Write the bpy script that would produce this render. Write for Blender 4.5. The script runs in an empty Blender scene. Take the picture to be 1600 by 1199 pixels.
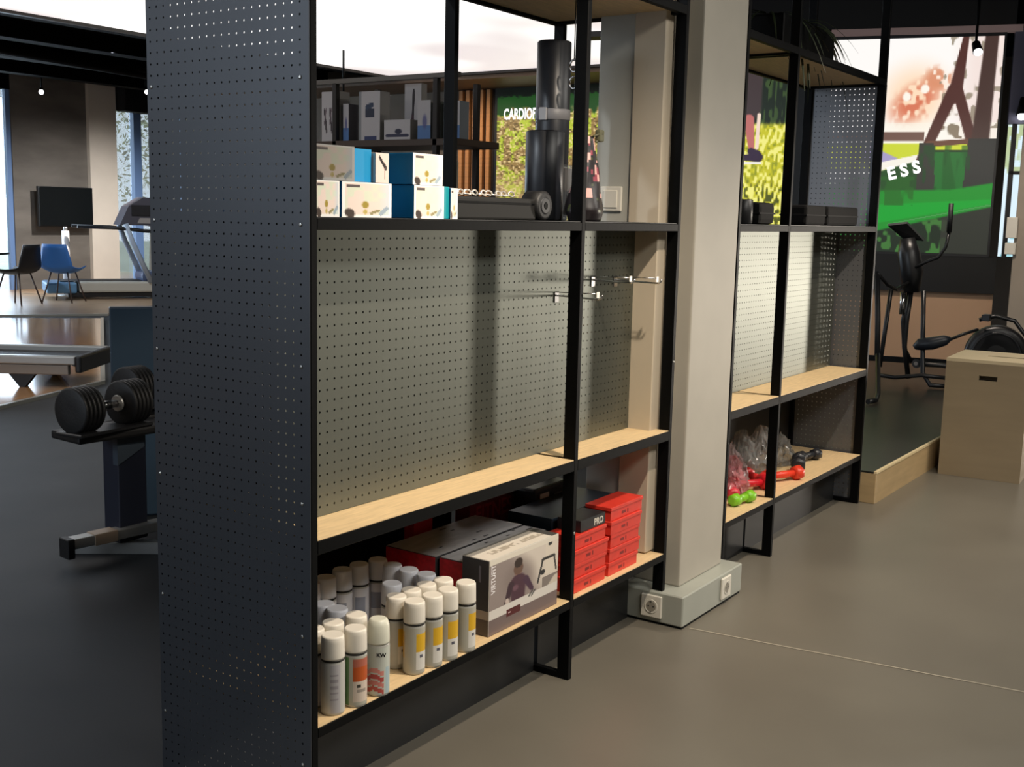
import bpy, bmesh, math, random
import numpy as np
from mathutils import Vector, Matrix

random.seed(7)
rng = np.random.RandomState(5)
SC = bpy.context.scene
COL = SC.collection

def s2l(c):
    return c / 12.92 if c <= 0.04045 else ((c + 0.055) / 1.055) ** 2.4

def hx(h):
    return tuple(s2l(int(h[i:i + 2], 16) / 255.0) for i in (0, 2, 4))

# ------------------------------------------------------------------ camera
yaw, pitch, roll = [math.radians(a) for a in (34.1142, -8.3362, 1.3077)]
fw = Vector((math.cos(pitch) * math.cos(yaw), math.cos(pitch) * math.sin(yaw), math.sin(pitch)))
rt = Vector((math.sin(yaw), -math.cos(yaw), 0.0))
up = rt.cross(fw)
r2 = rt * math.cos(roll) + up * math.sin(roll)
u2 = -rt * math.sin(roll) + up * math.cos(roll)
cam_d = bpy.data.cameras.new('camera')
cam_d.sensor_width = 36.0
cam_d.sensor_fit = 'HORIZONTAL'
cam_d.lens = 1788.1 / 1600.0 * 36.0
cam_d.clip_end = 200
cam = bpy.data.objects.new('camera', cam_d)
COL.objects.link(cam)
M3 = Matrix((r2, u2, -fw)).transposed()
cam.matrix_world = Matrix.Translation((-1.7469, -1.6995, 1.3943)) @ M3.to_4x4()
SC.camera = cam

# ------------------------------------------------------------------ world, light, exposure
SC.view_settings.view_transform = 'Standard'
SC.view_settings.look = 'None'
SC.view_settings.gamma = 1.0
SC.view_settings.exposure = 0.0
SC.view_settings.use_curve_mapping = False
SC.render.use_persistent_data = False

W = bpy.data.worlds.new('world')
SC.world = W
W.use_nodes = True
bg = W.node_tree.nodes['Background']
bg.inputs[0].default_value = (0.72, 0.86, 1.0, 1)
bg.inputs[1].default_value = 4.5


def light(name, kind, loc, target, power, color, size=0.2, spot=60, blend=0.6):
    d = bpy.data.lights.new(name, kind)
    d.energy = power
    d.color = color
    if kind == 'SPOT':
        d.spot_size = math.radians(spot)
        d.spot_blend = blend
        d.shadow_soft_size = size
    elif kind == 'AREA':
        d.shape = 'DISK' if not isinstance(size, tuple) else 'RECTANGLE'
        if isinstance(size, tuple):
            d.size, d.size_y = size
        else:
            d.size = size
    else:
        d.shadow_soft_size = size
    o = bpy.data.objects.new(name, d)
    COL.objects.link(o)
    o.location = loc
    o.rotation_euler = (Vector(target) - Vector(loc)).to_track_quat('-Z', 'Y').to_euler()
    return o


WARM = (1.0, 0.85, 0.68)
NEUT = (1.0, 0.90, 0.78)
light('track_or_fill_spot', 'SPOT', (0.75, -0.80, 2.42), (0.95, 0.05, 0.5), 140, WARM, 0.025, 100, 0.9)
light('track_or_fill_spot', 'SPOT', (3.0, -0.85, 2.42), (3.2, 0.05, 0.5), 120, WARM, 0.025, 100, 0.9)
light('track_or_fill_spot', 'SPOT', (5.0, -1.4, 2.5), (5.2, -0.6, 0.0), 70, WARM, 0.03, 90, 0.9)
light('aisle_light', 'SPOT', (12.0, -4.15, 0.75), (2.0, 0.10, 0.62), 1050, NEUT, 0.35, 15, 0.35)
light('track_or_fill_spot', 'SPOT', (-1.6, 1.3, 3.1), (0.0, 0.25, 2.1), 130, (0.84, 0.92, 1.0), 0.05, 62, 1.0)  # added fill spot, unseen, washes the upper end panel
light('aisle_fill_light', 'AREA', (0.4, -3.0, 3.3), (0.4, -2.6, 0.0), 100, (1.0, 0.95, 0.87), (2.6, 0.8))  # unseen fill lamp added to brighten the shelves from the aisle
light('aisle_fill_light', 'AREA', (4.2, -3.2, 3.3), (4.2, -2.8, 0.0), 90, (1.0, 0.95, 0.87), (2.6, 0.8))  # second added fill lamp, further along the aisle
light('screen_zone_light', 'SPOT', (6.6, 0.2, 3.3), (9.1, 1.0, 0.3), 230, (1.0, 0.86, 0.72), 0.06, 62, 0.6)
light('slat_wall_light', 'SPOT', (9.9, 7.9, 3.05), (11.4, 7.9, 1.9), 70, (1.0, 0.80, 0.58), 0.04, 80, 0.8)
light('side_daylight_fill', 'AREA', (-5.6, 2.5, 2.2), (0.5, 1.8, 1.7), 120, (0.78, 0.88, 1.0), (5.0, 1.6))  # added area lamp standing in for unseen side windows
light('far_track_light', 'SPOT', (9.6, 12.2, 3.3), (10.2, 15.4, 1.0), 820, (1.0, 0.93, 0.88), 0.05, 80, 0.8)
light('far_track_light', 'SPOT', (7.6, 10.8, 3.3), (9.0, 13.4, 0.5), 260, (0.85, 0.92, 1.0), 0.05, 80, 0.8)
light('far_daylight', 'AREA', (7.0, 15.2, 1.8), (5.5, 9.0, 0.3), 160, (0.66, 0.82, 1.0), (4.0, 2.6))

# ------------------------------------------------------------------ materials
MATS = {}


def mat(name, col, rough=0.5, metal=0.0, noise=0.0, scale=20.0, bump=0.0, emit=None, estr=1.0, spec=0.5, stretch=None, alpha=None, trans=0.0, coat=0.0):
    if name in MATS:
        return MATS[name]
    m = bpy.data.materials.new(name)
    m.use_nodes = True
    nt = m.node_tree
    b = nt.nodes['Principled BSDF']
    c = hx(col) if isinstance(col, str) else col
    b.inputs['Base Color'].default_value = (*c, 1)
    b.inputs['Roughness'].default_value = rough
    b.inputs['Metallic'].default_value = metal
    b.inputs['Specular IOR Level'].default_value = spec
    if coat:
        b.inputs['Coat Weight'].default_value = coat
    if trans:
        b.inputs['Transmission Weight'].default_value = trans
    if emit is not None:
        e = hx(emit) if isinstance(emit, str) else emit
        b.inputs['Emission Color'].default_value = (*e, 1)
        b.inputs['Emission Strength'].default_value = estr
    if alpha is not None:
        b.inputs['Alpha'].default_value = alpha
    if noise or bump:
        tc = nt.nodes.new('ShaderNodeTexCoord')
        mp = nt.nodes.new('ShaderNodeMapping')
        nt.links.new(tc.outputs['Object'], mp.inputs[0])
        if stretch:
            mp.inputs['Scale'].default_value = stretch
        n = nt.nodes.new('ShaderNodeTexNoise')
        n.inputs['Scale'].default_value = scale
        n.inputs['Detail'].default_value = 5
        nt.links.new(mp.outputs[0], n.inputs['Vector'])
        if noise:
            r = nt.nodes.new('ShaderNodeValToRGB')
            r.color_ramp.elements[0].position = 0.3
            r.color_ramp.elements[1].position = 0.7
            r.color_ramp.elements[0].color = (*[max(0, x * (1 - noise)) for x in c], 1)
            r.color_ramp.elements[1].color = (*[min(1, x * (1 + noise)) for x in c], 1)
            nt.links.new(n.outputs['Fac'], r.inputs[0])
            nt.links.new(r.outputs[0], b.inputs['Base Color'])
        if bump:
            bm_ = nt.nodes.new('ShaderNodeBump')
            bm_.inputs['Strength'].default_value = bump
            bm_.inputs['Distance'].default_value = 0.01
            nt.links.new(n.outputs['Fac'], bm_.inputs['Height'])
            nt.links.new(bm_.outputs[0], b.inputs['Normal'])
    MATS[name] = m
    return m


def vmat(name, rough=0.5, emit=0.0, metal=0.0):
    """material reading the painted print of a surface (colour attribute)"""
    if name in MATS:
        return MATS[name]
    m = bpy.data.materials.new(name)
    m.use_nodes = True
    nt = m.node_tree
    b = nt.nodes['Principled BSDF']
    a = nt.nodes.new('ShaderNodeVertexColor')
    a.layer_name = 'print'
    if emit:
        b.inputs['Base Color'].default_value = (0.01, 0.01, 0.01, 1)
        nt.links.new(a.outputs[0], b.inputs['Emission Color'])
        b.inputs['Emission Strength'].default_value = emit
    else:
        nt.links.new(a.outputs[0], b.inputs['Base Color'])
    b.inputs['Roughness'].default_value = rough
    b.inputs['Metallic'].default_value = metal
    MATS[name] = m
    return m


BLACK = mat('black_powder_coat', '08090a', 0.5, 0.0, 0.12, 60, 0.03, spec=.09)
PERF = mat('graphite_metal_sheet', '7a7e76', 0.46, 0.93, 0.03, 3)
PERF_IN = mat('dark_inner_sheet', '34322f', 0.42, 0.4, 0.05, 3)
PERF_END = mat('dark_coated_sheet', '42454a', 0.38, 0.40, 0.06, 2)
WOOD = mat('birch_ply', 'dfc294', 0.5, 0, 0.10, 14, 0.03, stretch=(1, 9, 9))
WOODX = mat('birch_ply_side', 'b59c74', 0.45, 0, 0.10, 5, 0.02, stretch=(1, 1, 6))
GREYW = mat('grey_white_paint', 'aba69a', 0.55, 0, 0.04, 6, 0.08)
PLINTH = mat('plinth_lacquer', '9fa299', 0.4, 0, 0.04, 8)
BEIGE = mat('beige_paint', 'bcb09c', 0.55, 0, 0.04, 5)
WHITEP = mat('white_plastic', 'd8d4c8', 0.35)
CAPM = mat('white_cap', 'e9e3d6', 0.4)
CLEARCAP = mat('grey_cap', 'dfe2ea', 0.35)
STEEL = mat('chrome', 'd0d0d0', 0.2, 1.0)
SILVER = mat('silver_paint', 'a9aaa8', 0.35, 0.6)
RUBBER = mat('black_rubber', '121315', 0.55, 0, 0.2, 80, 0.1)
DARKP = mat('dark_plastic', '1c1d20', 0.4)

# ------------------------------------------------------------------ mesh helpers


def mesh(name, vs, fs, m=None, smooth=False):
    me = bpy.data.meshes.new(name)
    me.from_pydata([tuple(map(float, v)) for v in vs], [], [list(map(int, f)) for f in fs])
    if m:
        me.materials.append(m)
    if smooth:
        me.polygons.foreach_set('use_smooth', [True] * len(me.polygons))
    me.update()
    return me


class B:
    """collects shapes of one part"""

    def __init__(s):
        s.v = []
        s.f = []
        s.sm = []

    def add(s, vs, fs, smooth=False):
        o = len(s.v)
        s.v += [tuple(v) for v in vs]
        s.f += [[i + o for i in f] for f in fs]
        s.sm += [smooth] * len(fs)
        return s

    def box(s, x0, x1, y0, y1, z0, z1, b=0.0, M=None):
        bm = bmesh.new()
        bmesh.ops.create_cube(bm, size=1)
        for v in bm.verts:
            v.co = Vector((x0 + (v.co.x + .5) * (x1 - x0), y0 + (v.co.y + .5) * (y1 - y0), z0 + (v.co.z + .5) * (z1 - z0)))
        if b:
            bmesh.ops.bevel(bm, geom=list(bm.edges), offset=b, segments=2 if b > .004 else 1, affect='EDGES', profile=0.6)
        if M:
            bm.transform(M)
        bm.verts.index_update()
        s.add([v.co[:] for v in bm.verts], [[v.index for v in f.verts] for f in bm.faces])
        bm.free()
        return s

    def prism(s, pts, a, b, axis='z', M=None):
        """polygon pts (2d) extruded from a to b on axis"""
        def P(p, t):
            v = {'z': (p[0], p[1], t), 'y': (p[0], t, p[1]), 'x': (t, p[0], p[1])}[axis]
            return (M @ Vector(v))[:] if M else v
        n = len(pts)
        vs = [P(p, a) for p in pts] + [P(p, b) for p in pts]
        fs = [list(range(n))[::-1], list(range(n, 2 * n))] + [[i, (i + 1) % n, n + (i + 1) % n, n + i] for i in range(n)]
        s.add(vs, fs)
        return s

    def tube(s, pts, r, n=8, M=None, closed=False):
        pts = [Vector(p) for p in pts]
        if M:
            pts = [M @ p for p in pts]
        rs = r if isinstance(r, (list, tuple)) else [r] * len(pts)
        vs, fs = [], []
        prev = None
        for i, p in enumerate(pts):
            a = pts[max(i - 1, 0)]
            b = pts[min(i + 1, len(pts) - 1)]
            t = (b - a).normalized()
            if prev is None:
                h = Vector((0, 0, 1)) if abs(t.z) < .9 else Vector((1, 0, 0))
                x = t.cross(h).normalized()
            else:
                x = (prev - t * prev.dot(t)).normalized()
            prev = x
            y = t.cross(x)
            for k in range(n):
                an = 2 * math.pi * k / n
                vs.append((p + (x * math.cos(an) + y * math.sin(an)) * rs[i])[:])
        for i in range(len(pts) - 1):
            for k in range(n):
                fs.append([i * n + k, i * n + (k + 1) % n, (i + 1) * n + (k + 1) % n, (i + 1) * n + k])
        fs.append(list(range(n))[::-1])
        fs.append([(len(pts) - 1) * n + k for k in range(n)])
        s.add(vs, fs, True)
        return s

    def lathe(s, prof, n=20, M=None, c=(0, 0, 0)):
        vs, fs = [], []
        for (r, z) in prof:
            for k in range(n):
                an = 2 * math.pi * k / n
                v = Vector((c[0] + r * math.cos(an), c[1] + r * math.sin(an), c[2] + z))
                vs.append((M @ v)[:] if M else v[:])
        for i in range(len(prof) - 1):
            for k in range(n):
                fs.append([i * n + k, i * n + (k + 1) % n, (i + 1) * n + (k + 1) % n, (i + 1) * n + k])
        fs.append(list(range(n))[::-1])
        fs.append([(len(prof) - 1) * n + k for k in range(n)])
        s.add(vs, fs, True)
        return s

    def mesh(s, name, m):
        me = mesh(name, s.v, s.f, m)
        me.polygons.foreach_set('use_smooth', s.sm)
        # keep flat big caps crisp
        for p in me.polygons:
            if len(p.vertices) > 4:
                p.use_smooth = False
        return me


def link(name, me, parent=None, loc=(0, 0, 0), rot=(0, 0, 0)):
    o = bpy.data.objects.new(name, me)
    COL.objects.link(o)
    o.location = loc
    o.rotation_euler = rot
    if parent:
        o.parent = parent
    return o


def part(name, b, m, parent=None, **k):
    return link(name, b.mesh(name, m) if isinstance(b, B) else b, parent, **k)


def tag(o, label=None, cat=None, group=None, kind=None):
    if label:
        o['label'] = label
    if cat:
        o['category'] = cat
    if group:
        o['group'] = group
    if kind:
        o['kind'] = kind
    return o


def thing(name, label, cat, loc=(0, 0, 0), rz=0.0, group=None):
    o = bpy.data.objects.new(name, None)
    COL.objects.link(o)
    o.empty_display_size = 0.1
    o.location = loc
    o.rotation_euler = (0, 0, rz)
    return tag(o, label, cat, group)


def dup(o, loc, rz=None, label=None, parent=None):
    c = o.copy()
    COL.objects.link(c)
    if parent:
        c.parent = parent
    else:
        c.location = loc
        if rz is not None:
            c.rotation_euler = (0, 0, rz)
        if label:
            c['label'] = label
    for ch in list(o.children):
        dup(ch, None, None, None, c)
    return c


def struct(name, b, m, label=None):
    o = part(name, b, m)
    o['kind'] = 'structure'
    if label:
        o['label'] = label
    return o


def canvas(name, O, U, V, nx, ny, func, m, parent=None, thick=0.0):
    """flat print: grid O + u*U + v*V with colours func(u,v)->(n,3) linear"""
    O, U, V = Vector(O), Vector(U), Vector(V)
    us = np.linspace(0, 1, nx + 1)
    vs = np.linspace(0, 1, ny + 1)
    UU, VV = np.meshgrid(us, vs)
    P = np.array(O)[None] + UU.reshape(-1, 1) * np.array(U)[None] + VV.reshape(-1, 1) * np.array(V)[None]
    idx = np.arange((nx + 1) * (ny + 1)).reshape(ny + 1, nx + 1)
    F = np.stack([idx[:-1, :-1], idx[:-1, 1:], idx[1:, 1:], idx[1:, :-1]], -1).reshape(-1, 4)
    me = mesh(name, P, F, m)
    uc = (us[:-1] + us[1:]) / 2
    vc = (vs[:-1] + vs[1:]) / 2
    A, Bv = np.meshgrid(uc, vc)
    C = func(A.ravel(), Bv.ravel())
    C = np.clip(C, 0, 1)
    C = np.where(C <= 0.04045, C / 12.92, ((C + 0.055) / 1.055) ** 2.4)
    at = me.color_attributes.new('print', 'FLOAT_COLOR', 'CORNER')
    full = np.ones((len(F) * 4, 4))
    full[:, :3] = np.repeat(C, 4, axis=0)
    at.data.foreach_set('color', full.ravel())
    return link(name, me, parent)


def cylprint(name, r, z0, z1, n, rows, func, m):
    """printed wrapper round a can; func(theta 0..1, v) sRGB"""
    vs, fs, C = [], [], []
    for j in range(rows + 1):
        for k in range(n):
            a = 2 * math.pi * k / n
            vs.append((r * math.cos(a), r * math.sin(a), z0 + (z1 - z0) * j / rows))
    for j in range(rows):
        for k in range(n):
            fs.append([j * n + k, j * n + (k + 1) % n, (j + 1) * n + (k + 1) % n, (j + 1) * n + k])
            C.append(((k + .5) / n, (j + .5) / rows))
    me = mesh(name, vs, fs, m, True)
    C = np.array(C)
    c = np.clip(func(C[:, 0], C[:, 1]), 0, 1)
    c = np.where(c <= 0.04045, c / 12.92, ((c + 0.055) / 1.055) ** 2.4)
    at = me.color_attributes.new('print', 'FLOAT_COLOR', 'CORNER')
    full = np.ones((len(fs) * 4, 4))
    full[:, :3] = np.repeat(c, 4, axis=0)
    at.data.foreach_set('color', full.ravel())
    return me


def text(name, s, size, m, M, parent=None, ext=0.0006, bold=0.0, align='LEFT', sx=1.0):
    cu = bpy.data.curves.new(name, 'FONT')
    cu.body = s
    cu.size = size
    cu.extrude = ext
    cu.offset = bold
    cu.align_x = align
    cu.resolution_u = 3
    tmp = bpy.data.objects.new('tmp', cu)
    COL.objects.link(tmp)
    dg = bpy.context.evaluated_depsgraph_get()
    me = bpy.data.meshes.new_from_object(tmp.evaluated_get(dg))
    bpy.data.objects.remove(tmp)
    me.materials.clear()
    me.materials.append(m)
    me.transform(M @ Matrix.Diagonal((sx, 1, 1, 1)))
    me.name = name
    return link(name, me, parent)


def frame_M(O, U, N):
    """matrix: local x along U, y up (Z), z towards N (out of face)"""
    U = Vector(U).normalized()
    N = Vector(N).normalized()
    V = N.cross(U)
    m = Matrix((U, V, N)).transposed().to_4x4()
    return Matrix.Translation(O) @ m


def perforated(name, m, a0, a1, z0, z1, pa, pz, rad, plane, pos, th, parent, a_first=None, z_first=None, solid_margin=True):
    """sheet with real round holes; plane 'x': spans y,z at x=pos..pos+th ; plane 'y': spans x,z"""
    na = int((a1 - a0 - 1e-6) / pa)
    nz = int((z1 - z0 - 1e-6) / pz)
    ao = a0 + (a1 - a0 - na * pa) / 2 if a_first is None else a_first
    zo = z0 + (z1 - z0 - nz * pz) / 2 if z_first is None else z_first
    K = 8
    ang = [math.pi / 4 + 2 * math.pi * k / K for k in range(K)]
    # cell outline points (8) matching the 8 hole points
    out = [(.5, .5), (0, .5), (-.5, .5), (-.5, 0), (-.5, -.5), (0, -.5), (.5, -.5), (.5, 0)]
    tv, tf = [], []
    for lay in (0, 1):
        for k in range(K):
            tv.append((out[k][0] * pa, out[k][1] * pz, lay))
        for k in range(K):
            tv.append((rad * math.cos(ang[k]), rad * math.sin(ang[k]), lay))
    for k in range(K):
        k2 = (k + 1) % K
        tf.append((k, k2, K + k2, K + k))
        tf.append((2 * K + k, 3 * K + k, 3 * K + k2, 2 * K + k2))
        tf.append((K + k, K + k2, 3 * K + k2, 3 * K + k))
    tv = np.array(tv)
    tf = np.array(tf)
    ca = ao + pa * (np.arange(na) + .5)
    cz = zo + pz * (np.arange(nz) + .5)
    A, Z = np.meshgrid(ca, cz)
    cen = np.stack([A.ravel(), Z.ravel()], -1)
    n = len(cen)
    V = np.repeat(tv[None], n, 0)
    V[:, :, 0] += cen[:, None, 0]
    V[:, :, 1] += cen[:, None, 1]
    F = tf[None] + (np.arange(n) * len(tv))[:, None, None]
    V = V.reshape(-1, 3)
    F = F.reshape(-1, 4)
    if plane == 'x':
        P = np.stack([pos + V[:, 2] * th, V[:, 0], V[:, 1]], -1)
    else:
        P = np.stack([V[:, 0], pos + V[:, 2] * th, V[:, 1]], -1)
    b = B()
    b.v = [tuple(x) for x in P]
    b.f = [list(x) for x in F]
    b.sm = [False] * len(b.f)
    A0, A1, Z0, Z1 = ao, ao + na * pa, zo, zo + nz * pz

    def strip(x0, x1, y0, y1):
        if x1 - x0 < 1e-4 or y1 - y0 < 1e-4:
            return
        if plane == 'x':
            b.box(pos, pos + th, x0, x1, y0, y1)
        else:
            b.box(x0, x1, pos, pos + th, y0, y1)
    strip(a0, A0, z0, z1)
    strip(A1, a1, z0, z1)
    strip(A0, A1, z0, Z0)
    strip(A0, A1, Z1, z1)
    return part(name, b, m, parent)


# ------------------------------------------------------------------ setting: floors, walls, ceilings
def floor_mat(name, c0, c1, r0, r1, scale):
    m = bpy.data.materials.new(name)
    m.use_nodes = True
    nt = m.node_tree
    b = nt.nodes['Principled BSDF']
    tc = nt.nodes.new('ShaderNodeTexCoord')
    n = nt.nodes.new('ShaderNodeTexNoise')
    n.inputs['Scale'].default_value = scale
    n.inputs['Detail'].default_value = 6
    nt.links.new(tc.outputs['Object'], n.inputs['Vector'])
    r = nt.nodes.new('ShaderNodeValToRGB')
    r.color_ramp.elements[0].position = .35
    r.color_ramp.elements[1].position = .65
    r.color_ramp.elements[0].color = (*hx(c0), 1)
    r.color_ramp.elements[1].color = (*hx(c1), 1)
    nt.links.new(n.outputs['Fac'], r.inputs[0])
    nt.links.new(r.outputs[0], b.inputs['Base Color'])
    mr = nt.nodes.new('ShaderNodeMapRange')
    mr.inputs['To Min'].default_value = r0
    mr.inputs['To Max'].default_value = r1
    nt.links.new(n.outputs['Fac'], mr.inputs['Value'])
    nt.links.new(mr.outputs[0], b.inputs['Roughness'])
    return m


CONC = floor_mat('cast_floor', '69645a', '716c61', 0.30, 0.42, 1.6)
RUBF = floor_mat('rubber_floor', '15181c', '1a1e23', 0.6, 0.75, 2.5)
struct('floor', B().box(-6, 14, -7, 0.50, -0.05, 0.0), CONC, 'grey beige cast floor in front of the shelving')
struct('floor', B().box(-6, 14, 0.50, 20, -0.05, 0.001), RUBF, 'dark rubber gym floor behind the shelving')
# joint in the cast floor
jt = B()
a, b_ = Vector((1.74, -0.10, 0)), Vector((2.05, -2.6, 0))
dv = (b_ - a).normalized()
nv = Vector((-dv.y, dv.x, 0)) * 0.0035
jt.add([(a - nv)[:2] + (0.0012,), (b_ - nv)[:2] + (0.0012,), (b_ + nv)[:2] + (0.0012,), (a + nv)[:2] + (0.0012,)], [[0, 1, 2, 3]])
struct('trim_1', jt, mat('joint_filler', 'a59d8c', 0.5), 'pale filled joint running across the cast floor')

def poly_floor(name, pts, z0, z1, m, label):
    return struct(name, B().prism(pts, z0, z1, 'z'), m, label)

LAM = mat('wood_laminate', 'a07850', 0.13, 0, 0.25, 3, 0, stretch=(1, 8, 1))
LAM2 = mat('wood_laminate_far', 'a88a6c', 0.35, 0, 0.2, 3, 0, stretch=(1, 8, 1))
poly_floor('floor', [(-5.9, 2.2), (2.69, 5.55), (3.87, 6.03), (7.12, 10.48), (5.2, 12.2), (-5.9, 10.5)], 0.001, 0.022, LAM, 'glossy wood laminate island under the silver treadmill')
poly_floor('floor', [(-5.9, 11.0), (5.2, 12.6), (7.5, 10.9), (8.8, 11.6), (14, 14), (14, 19.9), (-5.9, 19.9)], 0.001, 0.026, LAM2, 'pale wood floor by the far windows')
TRIMM = mat('aluminium_trim', 'c9c9c2', 0.3, 0.8)
tr = B()
for (p, q) in (((2.69, 5.55), (3.87, 6.03)), ((3.87, 6.03), (7.12, 10.48)), ((-5.9, 2.2), (2.69, 5.55)), ((-5.9, 10.97), (5.2, 12.55)), ((5.2, 12.55), (7.5, 10.87))):
    p, q = Vector((*p, .012)), Vector((*q, .012))
    d = (q - p).normalized()
    n_ = Vector((-d.y, d.x, 0)) * .018
    z0, z1 = .001, .028
    tr.prism([(p - n_)[:2], (q - n_)[:2], (q + n_)[:2], (p + n_)[:2]], z0, z1)
struct('trim_2', tr, TRIMM, 'aluminium edge strips of the wood floors')

BLKC = mat('black_ceiling', '0b0c0f', 0.95, 0, 0.3, 2, spec=.1)
WALLD = mat('warm_grey_wall', '6f665b', 0.7, 0, 0.06, 2)
struct('ceiling', B().box(-6, 14, -7, 20, 3.5, 3.6), BLKC, 'black open ceiling')
cd = B()
for y in (9.2, 10.8, 12.4, 14.0):
    cd.box(-6, 14, y, y + .25, 3.30, 3.50)
cd.tube([(-3, 10, 3.32), (13, 13, 3.32)], .09, 10)
cd.tube([(-3, 14, 3.36), (13, 11.6, 3.36)], .06, 10)
tag(part('ceiling_duct', cd, mat('black_duct', '050506', 0.9, spec=.1)), 'black ducts and beams crossing under the black ceiling', 'ceiling duct')

struct('wall_back', B().box(-6.1, 14, -7.1, -7, 0, 3.6), mat('wall_paint', '8d8578', 0.7))
struct('wall_left', B().box(-6.1, -6, -7, 20, 0, 3.6), mat('wall_paint', '8d8578', 0.7))
struct('wall_right', B().box(13.9, 14, -7, 20, 0, 3.6), WALLD)

# far wall at y=15.5 : grey column section, cream section, windows
CREAM = mat('cream_wall', 'd9d2c6', 0.6, 0, 0.03, 4)
CONCW = mat('brushed_concrete_wall', '6d6963', 0.7, 0, 0.22, 1.2, 0.1, stretch=(1, 1, 3))
struct('wall_far', B().box(9.12, 10.50, 15.4, 15.6, 0, 3.5), CONCW, 'grey mottled concrete wall section behind the wall television')
struct('wall_far', B().box(10.50, 11.04, 15.32, 15.6, 0, 3.5), CREAM, 'cream wall section beside the far window')
struct('wall_far', B().box(11.04, 14, 15.4, 15.6, 3.15, 3.5).box(-6, 9.12, 15.4, 15.6, 3.2, 3.5).box(-6, 5, 15.4, 15.6, 0, 3.2).box(11.04, 14, 15.4, 15.6, 0, 0.1), BLKC, 'dark band of wall above the far windows')
FRM = mat('window_frame_blue', '6f8fc0', 0.4)
wn = struct('window_1', B().box(11.04, 11.09, 15.42, 15.5, .1, 3.15).box(11.46, 11.62, 15.40, 15.52, .1, 3.15).box(12.5, 12.6, 15.42, 15.5, .1, 3.15).box(13.5, 13.6, 15.42, 15.5, .1, 3.15).box(11.04, 13.9, 15.42, 15.5, 3.05, 3.15), FRM, 'tall window with a blue grey mullion looking on trees')
GL = mat('glass', 'ffffff', 0.02, 0, trans=1.0, alpha=0.15)
for x0, x1 in ((11.09, 11.46), (11.62, 12.5), (12.6, 13.5)):
    part('pane', B().box(x0, x1, 15.455, 15.465, .1, 3.05), GL, wn)
wn2 = struct('window_2', B().box(9.04, 9.12, 15.42, 15.5, 0, 3.2).box(7.6, 7.7, 15.42, 15.5, 0, 3.2).box(6.2, 6.3, 15.42, 15.5, 0, 3.2).box(5.0, 5.1, 15.42, 15.5, 0, 3.2), FRM, 'bright glazed front beside the grey wall section')
for x0, x1 in ((7.7, 9.04), (6.3, 7.6), (5.1, 6.2)):
    part('pane', B().box(x0, x1, 15.455, 15.465, 0, 3.2), GL, wn2)
# roller blind box over window
tag(part('roller_blind', B().box(11.06, 14, 15.1, 15.35, 3.02, 3.45, .02), mat('blind_black', '15171c', 0.6)), 'black roller blind box above the far tall window', 'blind')
# outside: lawn, road and hedge trees
struct('ground', B().box(-20, 50, 15.7, 60, -.3, -.1), mat('outside_ground', '8fa38f', 0.8, 0, 0.2, .5), 'pale ground outside the windows')
LEAF = mat('tree_leaves', 'bcc896', 0.7, 0, 0.4, 3)


def blob_tree(name, x, y, h, w, label):
    t = thing(name, label, 'tree', (x, y, -.1), 0, 'trees outside the windows')
    part('trunk', B().tube([(0, 0, 0), (.1, 0, h * .5), (0, .1, h * .7)], [.16, .12, .08], 8), mat('bark', '5a4a3a', .8), t)
    bm = bmesh.new()
    r = np.random.RandomState(int(abs(x) * 100))
    for k in range(1500):
        d = Vector(r.normal(size=3)).normalized() * (r.rand() ** .4)
        c = Vector((d.x * w, d.y * w, h * .62 + d.z * h * .38))
        s = .035 + .05 * r.rand()
        u = Vector(r.normal(size=3)).normalized()
        v = u.orthogonal().normalized()
        q = [bm.verts.new(c + u * s), bm.verts.new(c + v * s * .5), bm.verts.new(c - u * s), bm.verts.new(c - v * s * .5)]
        bm.faces.new(q)
    me = bpy.data.meshes.new('foliage')
    bm.to_mesh(me)
    bm.free()
    me.materials.append(LEAF)
    f = link('foliage', me, t)
    f['kind'] = 'stuff'


blob_tree('tree', 14.2, 20.5, 5.2, 1.4, 'pale green tree showing through the tall far window')
blob_tree('tree', 18.6, 22.5, 5.8, 1.7, 'pale green tree further along outside the tall window')
blob_tree('tree', 13.4, 25.5, 2.6, 1.0, 'low shrub outside at the foot of the tall window')

# ------------------------------------------------------------------ luminous stretch ceiling
def lum_mat():
    m = bpy.data.materials.new('luminous_ceiling_foil')
    m.use_nodes = True
    nt = m.node_tree
    b = nt.nodes['Principled BSDF']
    b.inputs['Base Color'].default_value = (.8, .8, .8, 1)
    tc = nt.nodes.new('ShaderNodeTexCoord')
    n = nt.nodes.new('ShaderNodeTexNoise')
    n.inputs['Scale'].default_value = .55
    n.inputs['Detail'].default_value = 1
    nt.links.new(tc.outputs['Object'], n.inputs['Vector'])
    r = nt.nodes.new('ShaderNodeValToRGB')
    r.color_ramp.elements[0].position = .38
    r.color_ramp.elements[1].position = .55
    r.color_ramp.elements[0].color = (.76, .69, .68, 1)
    r.color_ramp.elements[1].color = (1, .99, .96, 1)
    nt.links.new(n.outputs['Fac'], r.inputs[0])
    nt.links.new(r.outputs[0], b.inputs['Emission Color'])
    b.inputs['Emission Strength'].default_value = 1.12
    return m


lc = thing('luminous_ceiling', 'large white backlit stretch ceiling panel over the gym', 'ceiling light', (0, 0, 0))
part('diffuser', B().box(-3, 10.36, 3.7, 8.50, 3.20, 3.22), lum_mat(), lc)
part('frame', B().box(-3.04, 10.42, 8.50, 8.56, 3.17, 3.5).box(10.36, 10.42, 3.64, 8.5, 3.17, 3.5).box(-3.04, 10.36, 3.64, 3.70, 3.17, 3.5), mat('brown_black_frame', '2a2420', .5), lc)

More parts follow.
